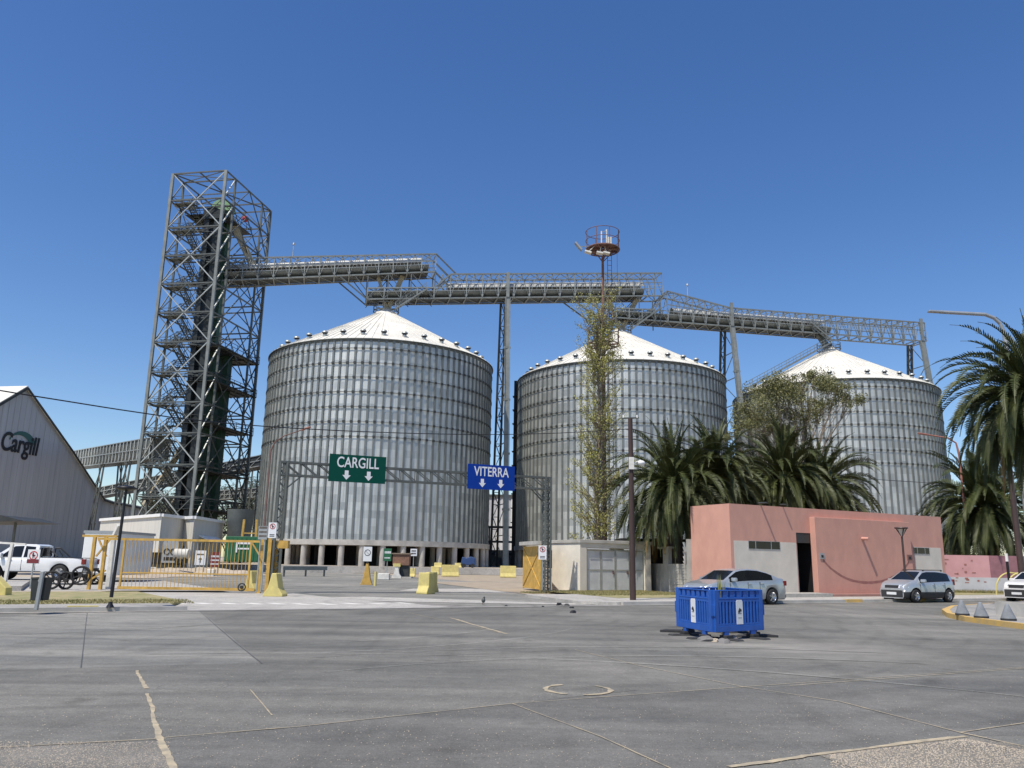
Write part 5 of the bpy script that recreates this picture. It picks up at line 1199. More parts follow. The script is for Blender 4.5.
b = MB(); b.obox(Cn, e, nn, ad0+.002, .36, .0, ad0+.03, 1.45, zl-.01); b.obox(Cn, e, nn, ad1-.03, .02, .0, ad1-.002, 1.45, zl-.01); b.obox(Cn, e, nn, ad0+.03, 1.4, 0, ad1-.03, 1.49, zl-.01); b.obox(Cn, e, nn, ad0+.03, .36, zl-.04, ad1-.03, 1.4, zl-.011); b.build('recess_shade', 'dark', pk)  # added dark boxes, shade of the doorway recess put into the colour
b = MB(); b.obox(Cn, e, nn, ad0+.003, .02, zd, ad1-.003, .35, zl-.003); b.build('door_lintel', 'steel_dark', pk)
b = MB(); b.obox(Cn, e, nn, ad0+.45, 1.2, .35, ad1-.05, 1.26, zd-.35); b.obox(Cn, e, nn, ad0+.35, 1.15, .35, ad0+.45, 1.3, zd-.3); b.build('door', 'brown_steel', pk)
b = MB(); b.obox(Cn, e, nn, ad0+.08, .1, .3, ad0+.14, .16, zd-.05); b.build('door_frame', 'lamp_grey', pk)
ap0, _ = fh(734.5, 560); _, zp = fh(736, 540.5); apr, zpr = fh(913.5, 547)
b = MB(); b.obox(Cn, e, nn, ap0, -.012, .3, ad0-.05, -.001, zp); b.build('panel', 'wall_offwhite', pk)
b = MB(); b.obox(Cn, e, nn, apr, -.012, .3, LF-.3, -.001, zpr); b.build('panel', 'wall_offwhite', pk)
def win(x0, y0, x1, y1):
    a0, z1 = fh(x0, y0, -.02); a1_, z0 = fh(x1, y1, -.02)
    b = MB(); b.obox(Cn, e, nn, a0, -.018, z0, a1_, -.014, z1); w_ = b.build('window', 'glass', pk)
    b = MB()
    for (p0, q0, p1, q1) in ((a0-.02, z0-.02, a1_+.02, z0), (a0-.02, z1, a1_+.02, z1+.02), (a0-.02, z0, a0, z1), (a1_, z0, a1_+.02, z1)): b.obox(Cn, e, nn, p0, -.03, q0, p1, -.013, q1)
    for f in (.22, .72): m_ = a0 + (a1_-a0)*f; b.obox(Cn, e, nn, m_-.02, -.028, z0, m_+.02, -.019, z1)
    b.build('frame', 'lamp_grey', w_)
win(748.5, 541, 780, 549.5); win(913.8, 547.6, 929.5, 554)
as0, _ = fh(817, 560, -.35); as1, _ = fh(912.5, 560, -.35); _, zs = fh(817, 517, -.35); _, zs0 = fh(821, 591, -.35)
b = MB(); b.obox(Cn, e, nn, as0, -.35, .0, as1, -.004, zs); b.build('front_slab', 'pink', pk, bevel=.015)
b = MB(); b.obox(Cn, e, nn, as0-.1, -.95, .0, as1, -.353, .24); b.build('step', 'dark_mark2', pk)
b = MB(); b.obox(Cn, e, nn, -1.2, -1.3, .0, as0-.104, -.014, .3); b.build('ramp', 'concrete_pale', pk)
a_, z_ = fh(866, 538.5, -.6)
b = MB(); b.tube(PB(a_, -.353, z_), PB(a_-.0, -.78, z_-.02), .085, .085, 12); b.build('water_spout', 'pink', pk)
for px, py, w_, m in ((822, 556, .16, 'lamp_grey'), (909.5, 557.5, .2, 'rust')):
    a_, z_ = fh(px, py, -.36); b = MB(); b.obox(Cn, e, nn, a_-w_, -.39, z_-.15, a_+w_, -.353, z_+.15); bx = b.build('junction_box', m, pk); 
    b = MB(); b.obox(Cn, e, nn, a_-w_*.5, -.396, z_-.08, a_+w_*.5, -.391, z_+.05); b.build('cover', 'black_steel', bx)
# thin darker pink arc between the two boxes
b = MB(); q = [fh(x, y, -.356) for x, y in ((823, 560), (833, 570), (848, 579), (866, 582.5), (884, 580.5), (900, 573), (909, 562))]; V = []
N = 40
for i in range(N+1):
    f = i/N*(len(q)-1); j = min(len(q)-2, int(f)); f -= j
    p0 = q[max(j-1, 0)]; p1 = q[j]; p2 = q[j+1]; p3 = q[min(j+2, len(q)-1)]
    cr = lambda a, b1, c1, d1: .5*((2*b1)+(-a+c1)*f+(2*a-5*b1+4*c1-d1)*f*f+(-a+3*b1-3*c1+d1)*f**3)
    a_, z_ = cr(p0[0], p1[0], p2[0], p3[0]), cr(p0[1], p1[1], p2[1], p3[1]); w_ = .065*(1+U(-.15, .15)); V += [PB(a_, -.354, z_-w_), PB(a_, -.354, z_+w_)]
M['dark_mark'] = mat('dark_mark', (0.33, 0.15, 0.125), .9, 0, .12, vscale=6)
b.add(V, [(2*i, 2*i+1, 2*i+3, 2*i+2) for i in range(N)]); b.build('dark_mark', 'dark_mark', pk)
for px, L, r in ((760, .5, .05), (782, .28, .04)):
    a_, z_ = fh(px, 504, 0); b = MB(); b.tube(PB(a_, .1, HB+.12), PB(a_, -L, HB+.1), r, r, 8); b.build('roof_pipe', 'steel_dark', pk)
# wall leaving to the left (beige) with pillar, added dark box standing in for the deep shade under the palm
wl0 = PB(0, DP, 0); wl1 = Vector((at(649, 560, 48).x, 48, 0)); wd = (wl1-wl0).normalized(); wp = Vector((-wd.y, wd.x, 0)); WL = (wl1-wl0).length
t = thing('low_wall', 'low beige block wall between the shed and the pink gatehouse', 'wall', wl0)
b = MB(); b.obox(wl0, wd, wp, .02, -.1, 0, WL, .1, 1.62)
for z in (.28, .56, .84, 1.12, 1.4): b.obox(wl0, wd, wp, .02, -.112, z, WL, -.1005, z+.016); b.obox(wl0, wd, wp, .02, .1005, z, WL, .112, z+.016)
b.build('masonry', 'concrete', t)
b = MB(); b.obox(wl0, wd, wp, WL*.48, -.12, 1.62, WL*.6, .12, 2.45); b.obox(wl0, wd, wp, WL*.44, -.15, 2.45, WL*.72, .15, 2.55); b.build('pillar', 'concrete', t)
b = MB(); b.obox(wl0, wd, wp, 0, -.13, 0, .35, .13, 2.9); b.build('end_pillar', 'concrete', t)
p = wl0.lerp(wl1, .5) + Vector((.5, 3.2, 0)); t = thing('shade_box', 'made-up dark box standing in for the deep shade behind the low beige wall', 'building', p)
b = MB(); b.box(p.x-2.6, p.y, 0, p.x+.9, p.y+2.0, 2.9); b.build('wall', 'brown_wood', t); b = MB(); b.box(p.x-2.8, p.y-.5, 2.9, p.x+1.1, p.y+2.2, 3.05); b.build('roof', 'dark', t)  # wall and roof are only sides and top of the made-up shade box
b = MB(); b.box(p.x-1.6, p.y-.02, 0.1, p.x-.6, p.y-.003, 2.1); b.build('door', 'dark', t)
# faded pink wall to the right
w0, w1 = Vector((27.2, 53.8, 0)), Vector((46, 51.2, 0)); wd = (w1-w0).normalized(); wp = Vector((-wd.y, wd.x, 0)); WL = (w1-w0).length
t = thing('boundary_wall', 'faded pink wall with pale grey lower half beyond the gatehouse', 'wall', w0)
b = MB(); b.obox(w0, wd, wp, -1.6, 0, 0, WL, .22, 2.5); b.build('masonry', 'pink_faded', t); b = MB(); b.obox(w0, wd, wp, -1.6, -.012, 0, WL, -.001, 1.1); b.build('lower_band', 'wall_grey', t)
aw = (at(996, 570, 52.6).x - w0.x)/wd.x; b = MB(); b.obox(w0, wd, wp, aw, -.012, 1.101, WL, -.001, 2.5); b.build('dark_panel', 'mauve', t)
random.seed(9); b = MB()
for _ in range(26):
    a = U(.3, aw); z = U(.7, 2.2); 
    b.obox(w0, wd, wp, a, -.019, z, a+U(.05, .3), -.014, z+U(.03, .12))
b.build('flaked_patches', 'dark_mark', t)
grass('grass', lambda: (lambda q: (q.x, q.y, .124))(w0 + wd*U(-.5, 10) + wp*U(-.5, -.06)), 5000, .22, 'thin green weeds along the foot of the faded pink wall')
# ================================================================== METAL-DOOR SHED
sc = g(580, 593.3); sc.z = 0; SL, SD, SH = 4.75, 2.9, 2.82
t = thing('shed', 'low cream shed with grey metal folding doors behind the brown pole', 'shed', sc)
b = MB(); b.obox(sc, e, nn, 0, 0, 0, .42, SD, SH-.18); b.obox(sc, e, nn, SL-.42, 0, 0, SL, SD, SH-.18); b.obox(sc, e, nn, .42, .3, 0, SL-.42, SD, SH-.18); b.obox(sc, e, nn, .42, 0, SH-.42, SL-.42, .3, SH-.18); b.build('wall', 'cream', t)
b = MB(); b.obox(sc, e, nn, -.06, -.08, SH-.178, SL+.06, SD+.06, SH); b.build('roof', 'concrete', t, bevel=.015)
b = MB(); b.obox(sc, e, nn, .003, -.02, 0, .417, -.002, SH-.18); b.obox(sc, e, nn, SL-.417, -.02, 0, SL-.003, -.002, SH-.18); b.obox(sc, e, nn, .417, -.02, SH-.42, SL-.417, -.002, SH-.18); b.build('front_frame', 'wall_offwhite', t)
dw = (SL-.9)/4
for i in range(4):
    b = MB(); a0 = .45 + dw*i; b.obox(sc, e, nn, a0+.012, .10, .12, a0+dw-.012, .13, SH-.52); b.k = 1
    for (p0, q0, p1, q1) in ((a0+.015, .12, a0+.07, SH-.52), (a0+dw-.07, .12, a0+dw-.015, SH-.52), (a0+.07, .12, a0+dw-.07, .18), (a0+.07, SH-.58, a0+dw-.07, SH-.52), (a0+.07, 1.2, a0+dw-.07, 1.26)): b.obox(sc, e, nn, p0, .075, q0, p1, .098, q1)
    d_ = b.build('door', ['door_grey', 'galv'], t)
    if i in (1, 2): b = MB(); b.obox(sc, e, nn, a0+dw-.2, .05, 1.0, a0+dw-.1, .074, 1.18); b.build('handle', 'rust', d_)
b = MB(); b.obox(sc, e, nn, .45, -.04, SH-.5, 1.9, .0-.022, SH-.45); b.obox(sc, e, nn, 2.9, -.04, SH-.5, SL-.5, -.022, SH-.45); b.build('door_track', 'sign_white', t)
# yellow gate leaf at right of the entrance
la, lb_ = Vector((at(541.5, 590, 44.5).x, 44.5, 0)), Vector((at(523.5, 586, 48).x, 48, 0)); ld = (lb_-la).normalized(); lp = Vector((-ld.y, ld.x, 0)); LL = (lb_-la).length
t = thing('gate_leaf', 'yellow sheet-metal gate leaf with cross brace beside the right gantry post', 'gate', la)
b = MB(); b.obox(la, ld, lp, .12, -.02, .18, LL, .02, 2.4); b.build('sheet', 'yellow', t)
b = MB()
for k in (-.035, .035): b.beam(la+ld*.15+lp*k+Vector((0,0,.25)), la+ld*(LL-.05)+lp*k+Vector((0,0,2.35)), .05); b.beam(la+ld*.15+lp*k+Vector((0,0,2.35)), la+ld*(LL-.05)+lp*k+Vector((0,0,.25)), .05)
for z in (.18, 2.4): b.beam(la+ld*.1+Vector((0,0,z)), la+ld*LL+Vector((0,0,z)), .1)
b.beam(la+ld*LL+Vector((0,0,.1)), la+ld*LL+Vector((0,0,2.5)), .1); b.build('brace', 'yellow', t)
b = MB(); b.beam(la, la+Vector((0,0,2.5)), .2); b.build('post', 'yellow', t)
b = MB(); b.obox(la, ld, lp, .0, -.2, 2.52, LL, .3, 2.72); b.build('cap', 'concrete', t)
# ================================================================== POLES AND LAMPS
p = g(633, 600, .12); tp = at(630.5, 418.5, p.y); t = thing('utility_pole', 'brown wooden pole in front of the metal-doored shed', 'pole', p)
b = MB(); b.tube(p, Vector((p.x, p.y, tp.z)), .13, .10, 12); b.build('shaft', 'brown_wood', t)
b = MB(); b.beam(Vector((p.x-.38, p.y, tp.z)), Vector((p.x+.38, p.y, tp.z+.04)), .06); b.build('crossarm', 'galv_dull', t)
for k in (-.3, .3): b = MB(); b.tube((p.x+k, p.y, tp.z+.03), (p.x+k, p.y, tp.z+.16), .04, .03, 8); b.build('insulator', 'white', t)
z = at(631, 458, p.y).z; b = MB(); b.box(p.x-.11, p.y-.17, z-.5, p.x+.11, p.y-.135, z+.02); b.build('notice', 'white_paint', t)
z = at(631, 463, p.y).z; b = MB(); b.beam((p.x+.1, p.y, z), (p.x+.4, p.y-.2, z+.1), .04); b.ball((p.x+.42, p.y-.22, z-.02), .16, 10, 6, .7); b.build('lamp', 'white', t)
def gooseneck(label, pts, Y, r, m, mh='lamp_grey', basez=0.0, group=None, headlen=.7):
    P = [at(x, y, Y) for x, y in pts]; px = P[-1].x; t = thing('street_light', label, 'street light', Vector((px, Y, basez)), group)
    b = MB(); pts3 = P[:]; pts3.append(Vector((px, Y, basez)))
    for i in range(len(pts3)-1): b.tube(pts3[i], pts3[i+1], r*(.6 if i < len(pts3)-2 else .8), r*(.6 if i < len(pts3)-3 else 1.0), 10); b.ball(pts3[i+1], r*.62, 8, 5) if i < len(pts3)-2 else None
    b.build('pole', m, t); d = (P[0]-P[1]).normalized(); b = MB(); b.beam(P[0]-d*headlen*.2, P[0]+d*headlen*.8, .26, .1); b.build('lamp_head', mh, t, bevel=.03)
gooseneck('tall grey street light with long curved arm above the near palm', [(940, 312), (985, 314.5), (994, 318), (1000, 323.5), (1004, 332), (1006.5, 345)], 39, .15, 'lamp_grey', headlen=.75)
gooseneck('red street light with bent arm in front of the right silo edge', [(926, 434.5), (948, 438), (956, 443), (959, 454)], 56, .085, 'red_pole', 'red_pole', 0, 'red street lights')
gooseneck('red street light with arm crossing the left edge of the left silo', [(303, 429.5), (284, 436), (275, 442), (271, 450)], 56, .06, 'rust', 'red_pole', 0, 'red street lights')
p = Vector((at(1022, 575, 45).x, 45, .12)); t = thing('steel_pole', 'brown steel pole standing behind the white car at the right edge', 'pole', p)
b = MB(); b.tube(p, (p.x, p.y, 9.2), .17, .14, 12); b.build('shaft', 'brown_steel', t); b = MB(); b.tube(p, (p.x, p.y, .5), .22, .2, 12); b.build('collar', 'brown_steel', t)
p = Vector((at(907, 595, 40.6).x, 40.6, .12)); t = thing('street_lamp', 'brown park lamp with tapered lantern in front of the pink slab', 'street lamp', p); z1_ = at(902.5, 537, 40.6).z; z2_ = at(902.5, 527.5, 40.6).z
b = MB(); b.tube(p, (p.x, p.y, z1_), .06, .05, 10); b.build('pole', 'brown_steel', t); b = MB()
for k in (-1, 1):
    b.beam((p.x, p.y, z1_), (p.x+.27*k, p.y, z2_-.05), .035); b.beam((p.x, p.y, z1_), (p.x, p.y+.27*k, z2_-.05), .035)
b.lathe((p.x, p.y, z2_-.06), [(.01, 0), (.3, .0), (.33, .03), (.3, .07), (.01, .08)], 20); b.build('lantern_frame', 'brown_steel', t)
M['lantern'] = mat('lantern', (.6, .5, .42), .35, 0, .05); b = MB(); b.lathe((p.x, p.y, z1_+.02), [(.03, 0), (.2, z2_-z1_-.1), (.01, z2_-z1_-.09)], 16); b.build('lantern', 'lantern', t)
p = Vector((at(1009.5, 583, 47).x, 47, .12)); t = thing('marker_post', 'black post with white cap near the yellow hoops', 'post', p); z1_ = at(1007, 553.5, 47).z
b = MB(); b.tube(p, (p.x, p.y, z1_-.45), .075, .075, 10); b.build('shaft', 'black_steel', t); b = MB(); b.tube((p.x, p.y, z1_-.449), (p.x, p.y, z1_), .08, .08, 10); b.build('cap', 'white', t)
t0 = None
p = Vector((at(996, 590, 50).x, 50, .1)); t = thing('yellow_hoops', 'pair of curved yellow tubes in front of the faded pink wall', 'hoop rack', p)
for dx, dy in ((0, 0), (.5, -.25)):
    b = MB(); pts = [Vector((p.x+dx+1.0*(1-math.cos(th)), p.y+dy, .1+1.35*math.sin(th)**.8)) for th in [PI*i/16 for i in range(17)]]; b.path(pts, .045); b.build('hoop', 'yellow_pale', t)
b = MB(); b.beam((p.x+1.0, p.y, 1.44), (p.x+1.5, p.y-.25, 1.44), .05); b.build('bar', 'yellow_pale', t)
# rusty mast
YM = 52; pm = at(603, 560, YM); mx = pm.x; zt = at(603, 250, YM).z; t = thing('rusty_mast', 'rusty red mast with round lookout basket on top, behind the slender tree', 'mast', Vector((at(603, 300, YM).x, YM, 0))); mx = at(603, 300, YM).x
b = MB(); b.tube((mx, YM, 0), (mx, YM, zt*.55), .16, .13, 12); b.tube((mx, YM, zt*.55), (mx, YM, zt), .13, .08, 12); b.build('pole', 'rust', t)
b = MB()
for k in (.35, .62): b.beam((mx+k, YM+.1, 0), (mx+k, YM+.1, zt+1), .035)
z = .3
while z < zt: b.beam((mx+.35, YM+.1, z), (mx+.62, YM+.1, z), .025); z += .35
for k in (.9, 1.3): b.beam((mx+k-.3, YM, zt-4), (mx+k-.3, YM, zt), .02)
b.build('ladder', 'rust', t)
def ringb(zc, r, hgt, m, name, floor=True, nup=8):
    b = MB(); N = 26
    for h_, k in ((0, .09), (hgt*.5, .045), (hgt, .05)):
        for i in range(N): b.tube((mx+r*math.cos(2*PI*i/N), YM+r*math.sin(2*PI*i/N), zc+h_), (mx+r*math.cos(2*PI*(i+1)/N), YM+r*math.sin(2*PI*(i+1)/N), zc+h_), k/2, k/2, 5, False)
    for i in range(nup): th = 2*PI*(i+.4)/nup; b.beam((mx+r*math.cos(th), YM+r*math.sin(th), zc), (mx+r*math.cos(th), YM+r*math.sin(th), zc+hgt), .05)
    for i in range(4): th = PI*i/4+.4; b.beam((mx-r*math.cos(th), YM-r*math.sin(th), zc), (mx+r*math.cos(th), YM+r*math.sin(th), zc), .09)
    for i in range(4): th = PI*i/2+.4; b.beam((mx+r*.7*math.cos(th), YM+r*.7*math.sin(th), zc), (mx, YM, zc-.9), .05)
    b.build(name, m, t)
    if floor: b = MB(); b.lathe((mx, YM, zc+.05), [(.2, 0), (r-.03, 0), (r-.03, .03), (.2, .03)], 26); b.build(name+'_floor', 'rust', t)
ringb(zt, 1.16, 1.3, 'rust', 'basket'); 
ringb(at(603, 345, YM).z, 1.08, 1.1, 'rust', 'lower_cage', False); ringb(at(603, 485, YM).z, 1.0, 1.0, 'rust', 'lowest_cage', False)
b = MB(); b.beam((mx-.1, YM-.2, zt), (mx-.1, YM-.2, zt+1.3), .08); b.beam((mx+.3, YM+.2, zt), (mx+.3, YM+.2, zt+1.6), .08); b.beam((mx-.1, YM-.2, zt+1.25), (mx+.3, YM+.2, zt+1.5), .05); b.box(mx+.35, YM-.2, zt, mx+.6, YM+.1, zt+.9); b.build('inner_rails', 'white_paint', t)
for i, (dx, dz, tl) in enumerate([(-1.75, -.15, .6), (-1.1, -.55, .15), (-.3, -.6, .1), (.15, -.6, .1)]):
    b = MB(); c = Vector((mx+dx, YM-.9, zt+dz)); b.beam(c - Vector((.22, 0, -.22*tl*2)), c + Vector((.22, 0, -.22*tl*2)), .42, .1); b.beam(c, Vector((mx+dx*.6, YM-.6, zt)), .05); b.build('floodlight', 'white_paint' if i else 'lamp_grey', t)
# overhead cable
cp_ = [(-60, 380), (0, 390.5), (65, 401), (130, 411.2), (199, 420.5), (290, 428), (400, 433), (490, 434.5), (560, 433), (629, 429)]
b = MB(); n = len(cp_); pts = []
for i, (x, y) in enumerate(cp_):
    f = (x+60)/689; Yc = 17 + (39.2-17)*f**1.6; pts.append(at(x, y, Yc))
sm_ = []
for i in range(n-1):
    for k in range(5):
        f = k/5; p0, p1, p2, p3 = pts[max(0, i-1)], pts[i], pts[i+1], pts[min(n-1, i+2)]
        sm_.append(.5*((2*p1) + (p2-p0)*f + (2*p0-5*p1+4*p2-p3)*f*f + (3*p1-p0-3*p2+p3)*f**3))
sm_.append(pts[-1]); b.path(sm_, .016, 5); tag(b.build('overhead_cable', 'black_steel'), 'thin dark cable sagging across the picture to the brown wooden pole', 'cable')
b = MB(); pts = [at(*q) for q in ((633, 429, 39.2), (661, 437, 41), (700, 448, 43.5), (760, 462, 47), (860, 478.5, 54), (947, 484, 60), (1040, 488, 66))]; b.path(pts, .02, 5)
tag(b.build('overhead_cable', 'black_steel'), 'thin dark cable running right from the wooden pole across the right silo', 'cable')
# ================================================================== VEHICLES
def interp(poly, x):
    if x <= poly[0][0]: return poly[0][1]
    for (x0, y0), (x1, y1) in zip(poly[:-1], poly[1:]):
        if x <= x1: return y0 + (y1-y0)*(x-x0)/(x1-x0)
    return poly[-1][1]
def lathe_y(b, c, prof, n=24):
    V = []
    for (r, y) in prof:
        for i in range(n): th = 2*PI*i/n; V.append((c[0]+r*math.cos(th), c[1]+y, c[2]+r*math.sin(th)))
    sm = b.smooth; b.smooth = True
    b.add(V, [(j*n+i, j*n+(i+1) % n, (j+1)*n+(i+1) % n, (j+1)*n+i) for j in range(len(prof)-1) for i in range(n)]); b.smooth = sm
def car(name, label, cat, spec):
    """x forward, y left, z up; body grown from side outline, belt line and plan taper"""
    t = thing(name, label, cat, (0, 0, 0)); L, Wd = spec['L'], spec['W']; top_, belt = spec['top'], spec['belt']; wr_ = spec['wr']; ax = spec['axles']; sill = spec.get('sill', .26)
    xs = set([round(-L/2 + L*i/48, 3) for i in range(49)]); 
    for q in (top_, belt): xs |= set(round(x, 3) for x, _ in q)
    for k in ('ws', 'rw'): 
        if spec.get(k): xs |= set(spec[k])
    for a, b2 in spec['side']: xs |= {a, b2}
    for a in ax: xs |= {round(a + wr_*1.22*math.cos(PI*i/10), 3) for i in range(11)}
    xs = sorted(x for x in xs if -L/2 <= x <= L/2); q = [xs[0]]
    for x in xs[1:]:
        if x - q[-1] > .012: q.append(x)
    xs = q
    def arch(x):
        z = sill if abs(x) < L/2 - .35 else sill + .04
        for a in ax:
            d = abs(x-a); R_ = wr_*1.22
            if d < R_: z = max(z, wr_ + math.sqrt(R_*R_-d*d))
        return z
    rows = []
    for x in xs:
        u = abs(x)/(L/2); hw = Wd/2*(1 - .20*u**7 - .03*u**2); zt = interp(top_, x); zb = min(interp(belt, x), zt-.015); za = arch(x); ys = []
        k = max(0, zt-zb); yr = hw*.975 - min(.30, k*.40) - (.06 if k < .05 else 0)
        zlow = max(za, .30 if za < .5 else za); zm = max(za+.01, (zlow+zb)/2)
        sh = zb - .0
        P = [(0, .2 if za < .4 else .24), (hw*.9, .2 if za < .4 else za), (hw*.985, max(za, sill)), (hw, max(za+.008, min(.50, zb-.06))), (hw*1.0, max(za+.012, zb-.16)), (hw*.965, sh)]
        P += [(hw*.965 + (yr-hw*.965)*.05, sh + k*.05), (hw*.965 + (yr-hw*.965)*.88, sh + k*.87), (yr-.01, sh+k*.95), (yr*.86, zt-.012), (yr*.45, zt-.002), (0, zt)]
        rows.append(P)
    nr = len(rows[0]); body = MB(); gl = {}; body.smooth = True; lo = MB(); lo.smooth = True
    def put(mb, i, j, sg):
        (y0, z0), (y1, z1) = rows[i][j], rows[i][j+1]; (y2, z2), (y3, z3) = rows[i+1][j+1], rows[i+1][j]
        V = [(xs[i], y0*sg, z0), (xs[i], y1*sg, z1), (xs[i+1], y2*sg, z2), (xs[i+1], y3*sg, z3)]; mb.add(V, [(0,1,2,3) if sg < 0 else (3,2,1,0)])
    win_s = {}
    for i in range(len(xs)-1):
        xm = (xs[i]+xs[i+1])/2
        for j in range(nr-1):
            for sg in (-1, 1):
                key = None
                if j in (6,) and any(a <= xm <= b2 for a, b2 in spec['side']): key = ('side_window', sg, [k for k, (a, b2) in enumerate(spec['side']) if a <= xm <= b2][0])
                if j in (9, 10) and spec.get('ws') and spec['ws'][0] <= xm <= spec['ws'][1]: key = ('windscreen', 0, 0)
                if j in (9, 10) and spec.get('rw') and spec['rw'][0] <= xm <= spec['rw'][1]: key = ('rear_window', 0, 0)
                if key: gl.setdefault(key, MB()); gl[key].smooth = True; put(gl[key], i, j, sg)
                elif j < 3 and spec.get('clad'): put(lo, i, j, sg)
                else: put(body, i, j, sg)
    for i in (0, len(xs)-1):
        P = rows[i]; body.smooth = False; V = [(xs[i], y, z) for y, z in P] + [(xs[i], -y, z) for y, z in P[::-1]]; body.poly(V)
    def weld(o):
        b2 = bmesh.new(); b2.from_mesh(o.data); bmesh.ops.remove_doubles(b2, verts=b2.verts, dist=.0008); bmesh.ops.recalc_face_normals(b2, faces=b2.faces); b2.to_mesh(o.data); b2.free(); return o
    weld(body.build('body', spec['paint'], t, fix=False))
    if lo.v: weld(lo.build('lower_cladding', 'car_plastic', t, fix=False))
    for (nm, sg, k), mb in sorted(gl.items()): weld(mb.build(nm, 'glass', t, fix=False))
    # inner dark liner so wheel arches and cabin are closed
    b = MB(); b.box(-L/2+.35, -Wd/2+.28, .22, L/2-.35, Wd/2-.28, min(.78, interp(belt, 0)-.1)); b.build('underbody', 'dark', t)
    for a in ax:
        for sg in (-1, 1):
            c = (a, sg*(Wd/2-.12), wr_); b = MB(); lathe_y(b, c, [(wr_*.62, .11*sg), (wr_*.92, .115*sg), (wr_, .07*sg), (wr_, -.09*sg), (wr_*.9, -.11*sg), (.02, -.11*sg)], 28); w_ = b.build('wheel', 'tyre', t, fix=False)
            b = MB(); lathe_y(b, c, [(wr_*.64, .108*sg), (wr_*.60, .10*sg), (wr_*.56, .04*sg), (.02, .04*sg)], 28); 
            for i in range(5 if spec.get('sp', 5) == 5 else 6):
                th = 2*PI*i/spec.get('sp', 5)+.3; d = Vector((math.cos(th), 0, math.sin(th))); b.beam(Vector(c)+Vector((0,.085*sg,0))+d*.04, Vector(c)+Vector((0,.09*sg,0))+d*wr_*.6, .055, .03)
            b.tube((c[0], c[1]+.05*sg, c[2]), (c[0], c[1]+.105*sg, c[2]), .06, .05, 10); b.build('rim', 'rim', w_, fix=False)
    def hwx(x): u = abs(x)/(L/2); return Wd/2*(1 - .20*u**7 - .03*u**2)
    # door seams, handles, mirrors
    for x in spec['seams']:
        for sg in (-1, 1): b = MB(); zb = interp(belt, x); b.box(x-.008, sg*(hwx(x)*1.0)-.006, .36, x+.008, sg*(hwx(x)*1.0)+.006, zb-.03); b.build('door_seam', 'car_plastic', t)
    for x in spec['handles']:
        for sg in (-1, 1): b = MB(); z = interp(belt, x)-.13; b.box(x-.1, min(sg*hwx(x)*.99, sg*(hwx(x)+.035)), z, x+.1, max(sg*hwx(x)*.99, sg*(hwx(x)+.035)), z+.035); b.build('door_handle', spec['paint'], t, bevel=.01)
    for sg in (-1, 1):
        x = spec['mirror']; z = interp(belt, x)+.03; b = MB(); b.box(x-.07, min(sg*(hwx(x)-.06), sg*(hwx(x)+.19)), z, x+.09, max(sg*(hwx(x)-.06), sg*(hwx(x)+.19)), z+.16); b.build('wing_mirror', spec.get('mirm', spec['paint']), t, bevel=.04)
    xf = L/2
    hl = spec['hl']    # headlamps: z0,z1, inner y
    for sg in (-1, 1):
        b = MB(); y0, y1 = hl[2]*sg, (Wd/2-.13)*sg; V = [(xf-.015+.02, y0, hl[0]+.03), (xf-.24, y1*1.05, hl[0]+.03), (xf-.34, y1*1.05, hl[1]), (xf-.06, y0, hl[1]-.02)]
        b.add(V + [(v[0]-.15, v[1]*.9, v[2]) for v in V], [(0,1,2,3), (0,1,5,4), (1,2,6,5), (2,3,7,6), (3,0,4,7)]); b.build('headlight', 'lamp_clear', t)
        b = MB(); tl = spec['tl']; b.box(-xf-.012, min(sg*tl[2], sg*(Wd/2-.16)), tl[0], -xf+.05, max(sg*tl[2], sg*(Wd/2-.16)), tl[1]); b.box(-xf+.0, min(sg*(Wd/2-.17), sg*(Wd/2-.12)), tl[0], -xf+.16, max(sg*(Wd/2-.17), sg*(Wd/2-.12)), tl[1]); b.build('tail_light', 'lamp_red', t, bevel=.015)
    gz = spec['grille']; b = MB(); b.box(xf-.1, -hl[2]+.03, gz[0], xf+.012, hl[2]-.03, gz[1]); b.build('grille', 'car_plastic', t)
    b = MB(); b.box(xf-.12, -Wd/2+.24, .24, xf+.02, Wd/2-.24, spec['bump']); b.build('front_bumper', 'car_plastic' if spec.get('clad') else spec['paint'], t, bevel=.03)
    b = MB(); b.box(xf+.012, -.26, .36, xf+.03, .26, .48); b.build('number_plate', 'sign_white', t)
    b = MB(); b.box(-xf-.02, -Wd/2+.2, .27, -xf+.1, Wd/2-.2, .42); b.build('rear_bumper', 'car_plastic', t, bevel=.03)
    if spec.get('rails'):
        for sg in (-1, 1):
            b = MB(); x0, x1 = spec['rails']; y = Wd/2*.62*sg; z = spec['H']
            b.beam((x0, y, z+.03), (x1, y, z+.03), .035)
            for x in (x0, x1): b.beam((x, y, z-.03), (x, y, z+.04), .06)
            b.build('roof_rail', 'car_plastic', t)
    return t
sedan = dict(L=4.6, W=1.78, H=1.47, wr=.325, axles=(1.37, -1.33), paint='car_silver',
    top=[(-2.3, .78), (-2.22, 1.02), (-2.1, 1.07), (-1.80, 1.10), (-1.15, 1.335), (-.65, 1.45), (-.15, 1.475), (.3, 1.44), (.55, 1.385), (1.25, 1.0), (1.6, .93), (2.0, .84), (2.2, .74), (2.3, .62)],
    belt=[(-2.3, .76), (-2.1, 1.0), (-1.6, 1.0), (0, .95), (1.1, .90), (1.25, .88), (1.8, .80), (2.2, .68), (2.3, .58)],
    side=[(-1.42, 1.02)], ws=(.56, 1.24), rw=(-1.70, -1.02), seams=(-.62, .05, 1.02), handles=(-.75, -.05+.0), mirror=.86, hl=(.60, .76, .42), tl=(.78, .98, .5), grille=(.5, .68), bump=.5)
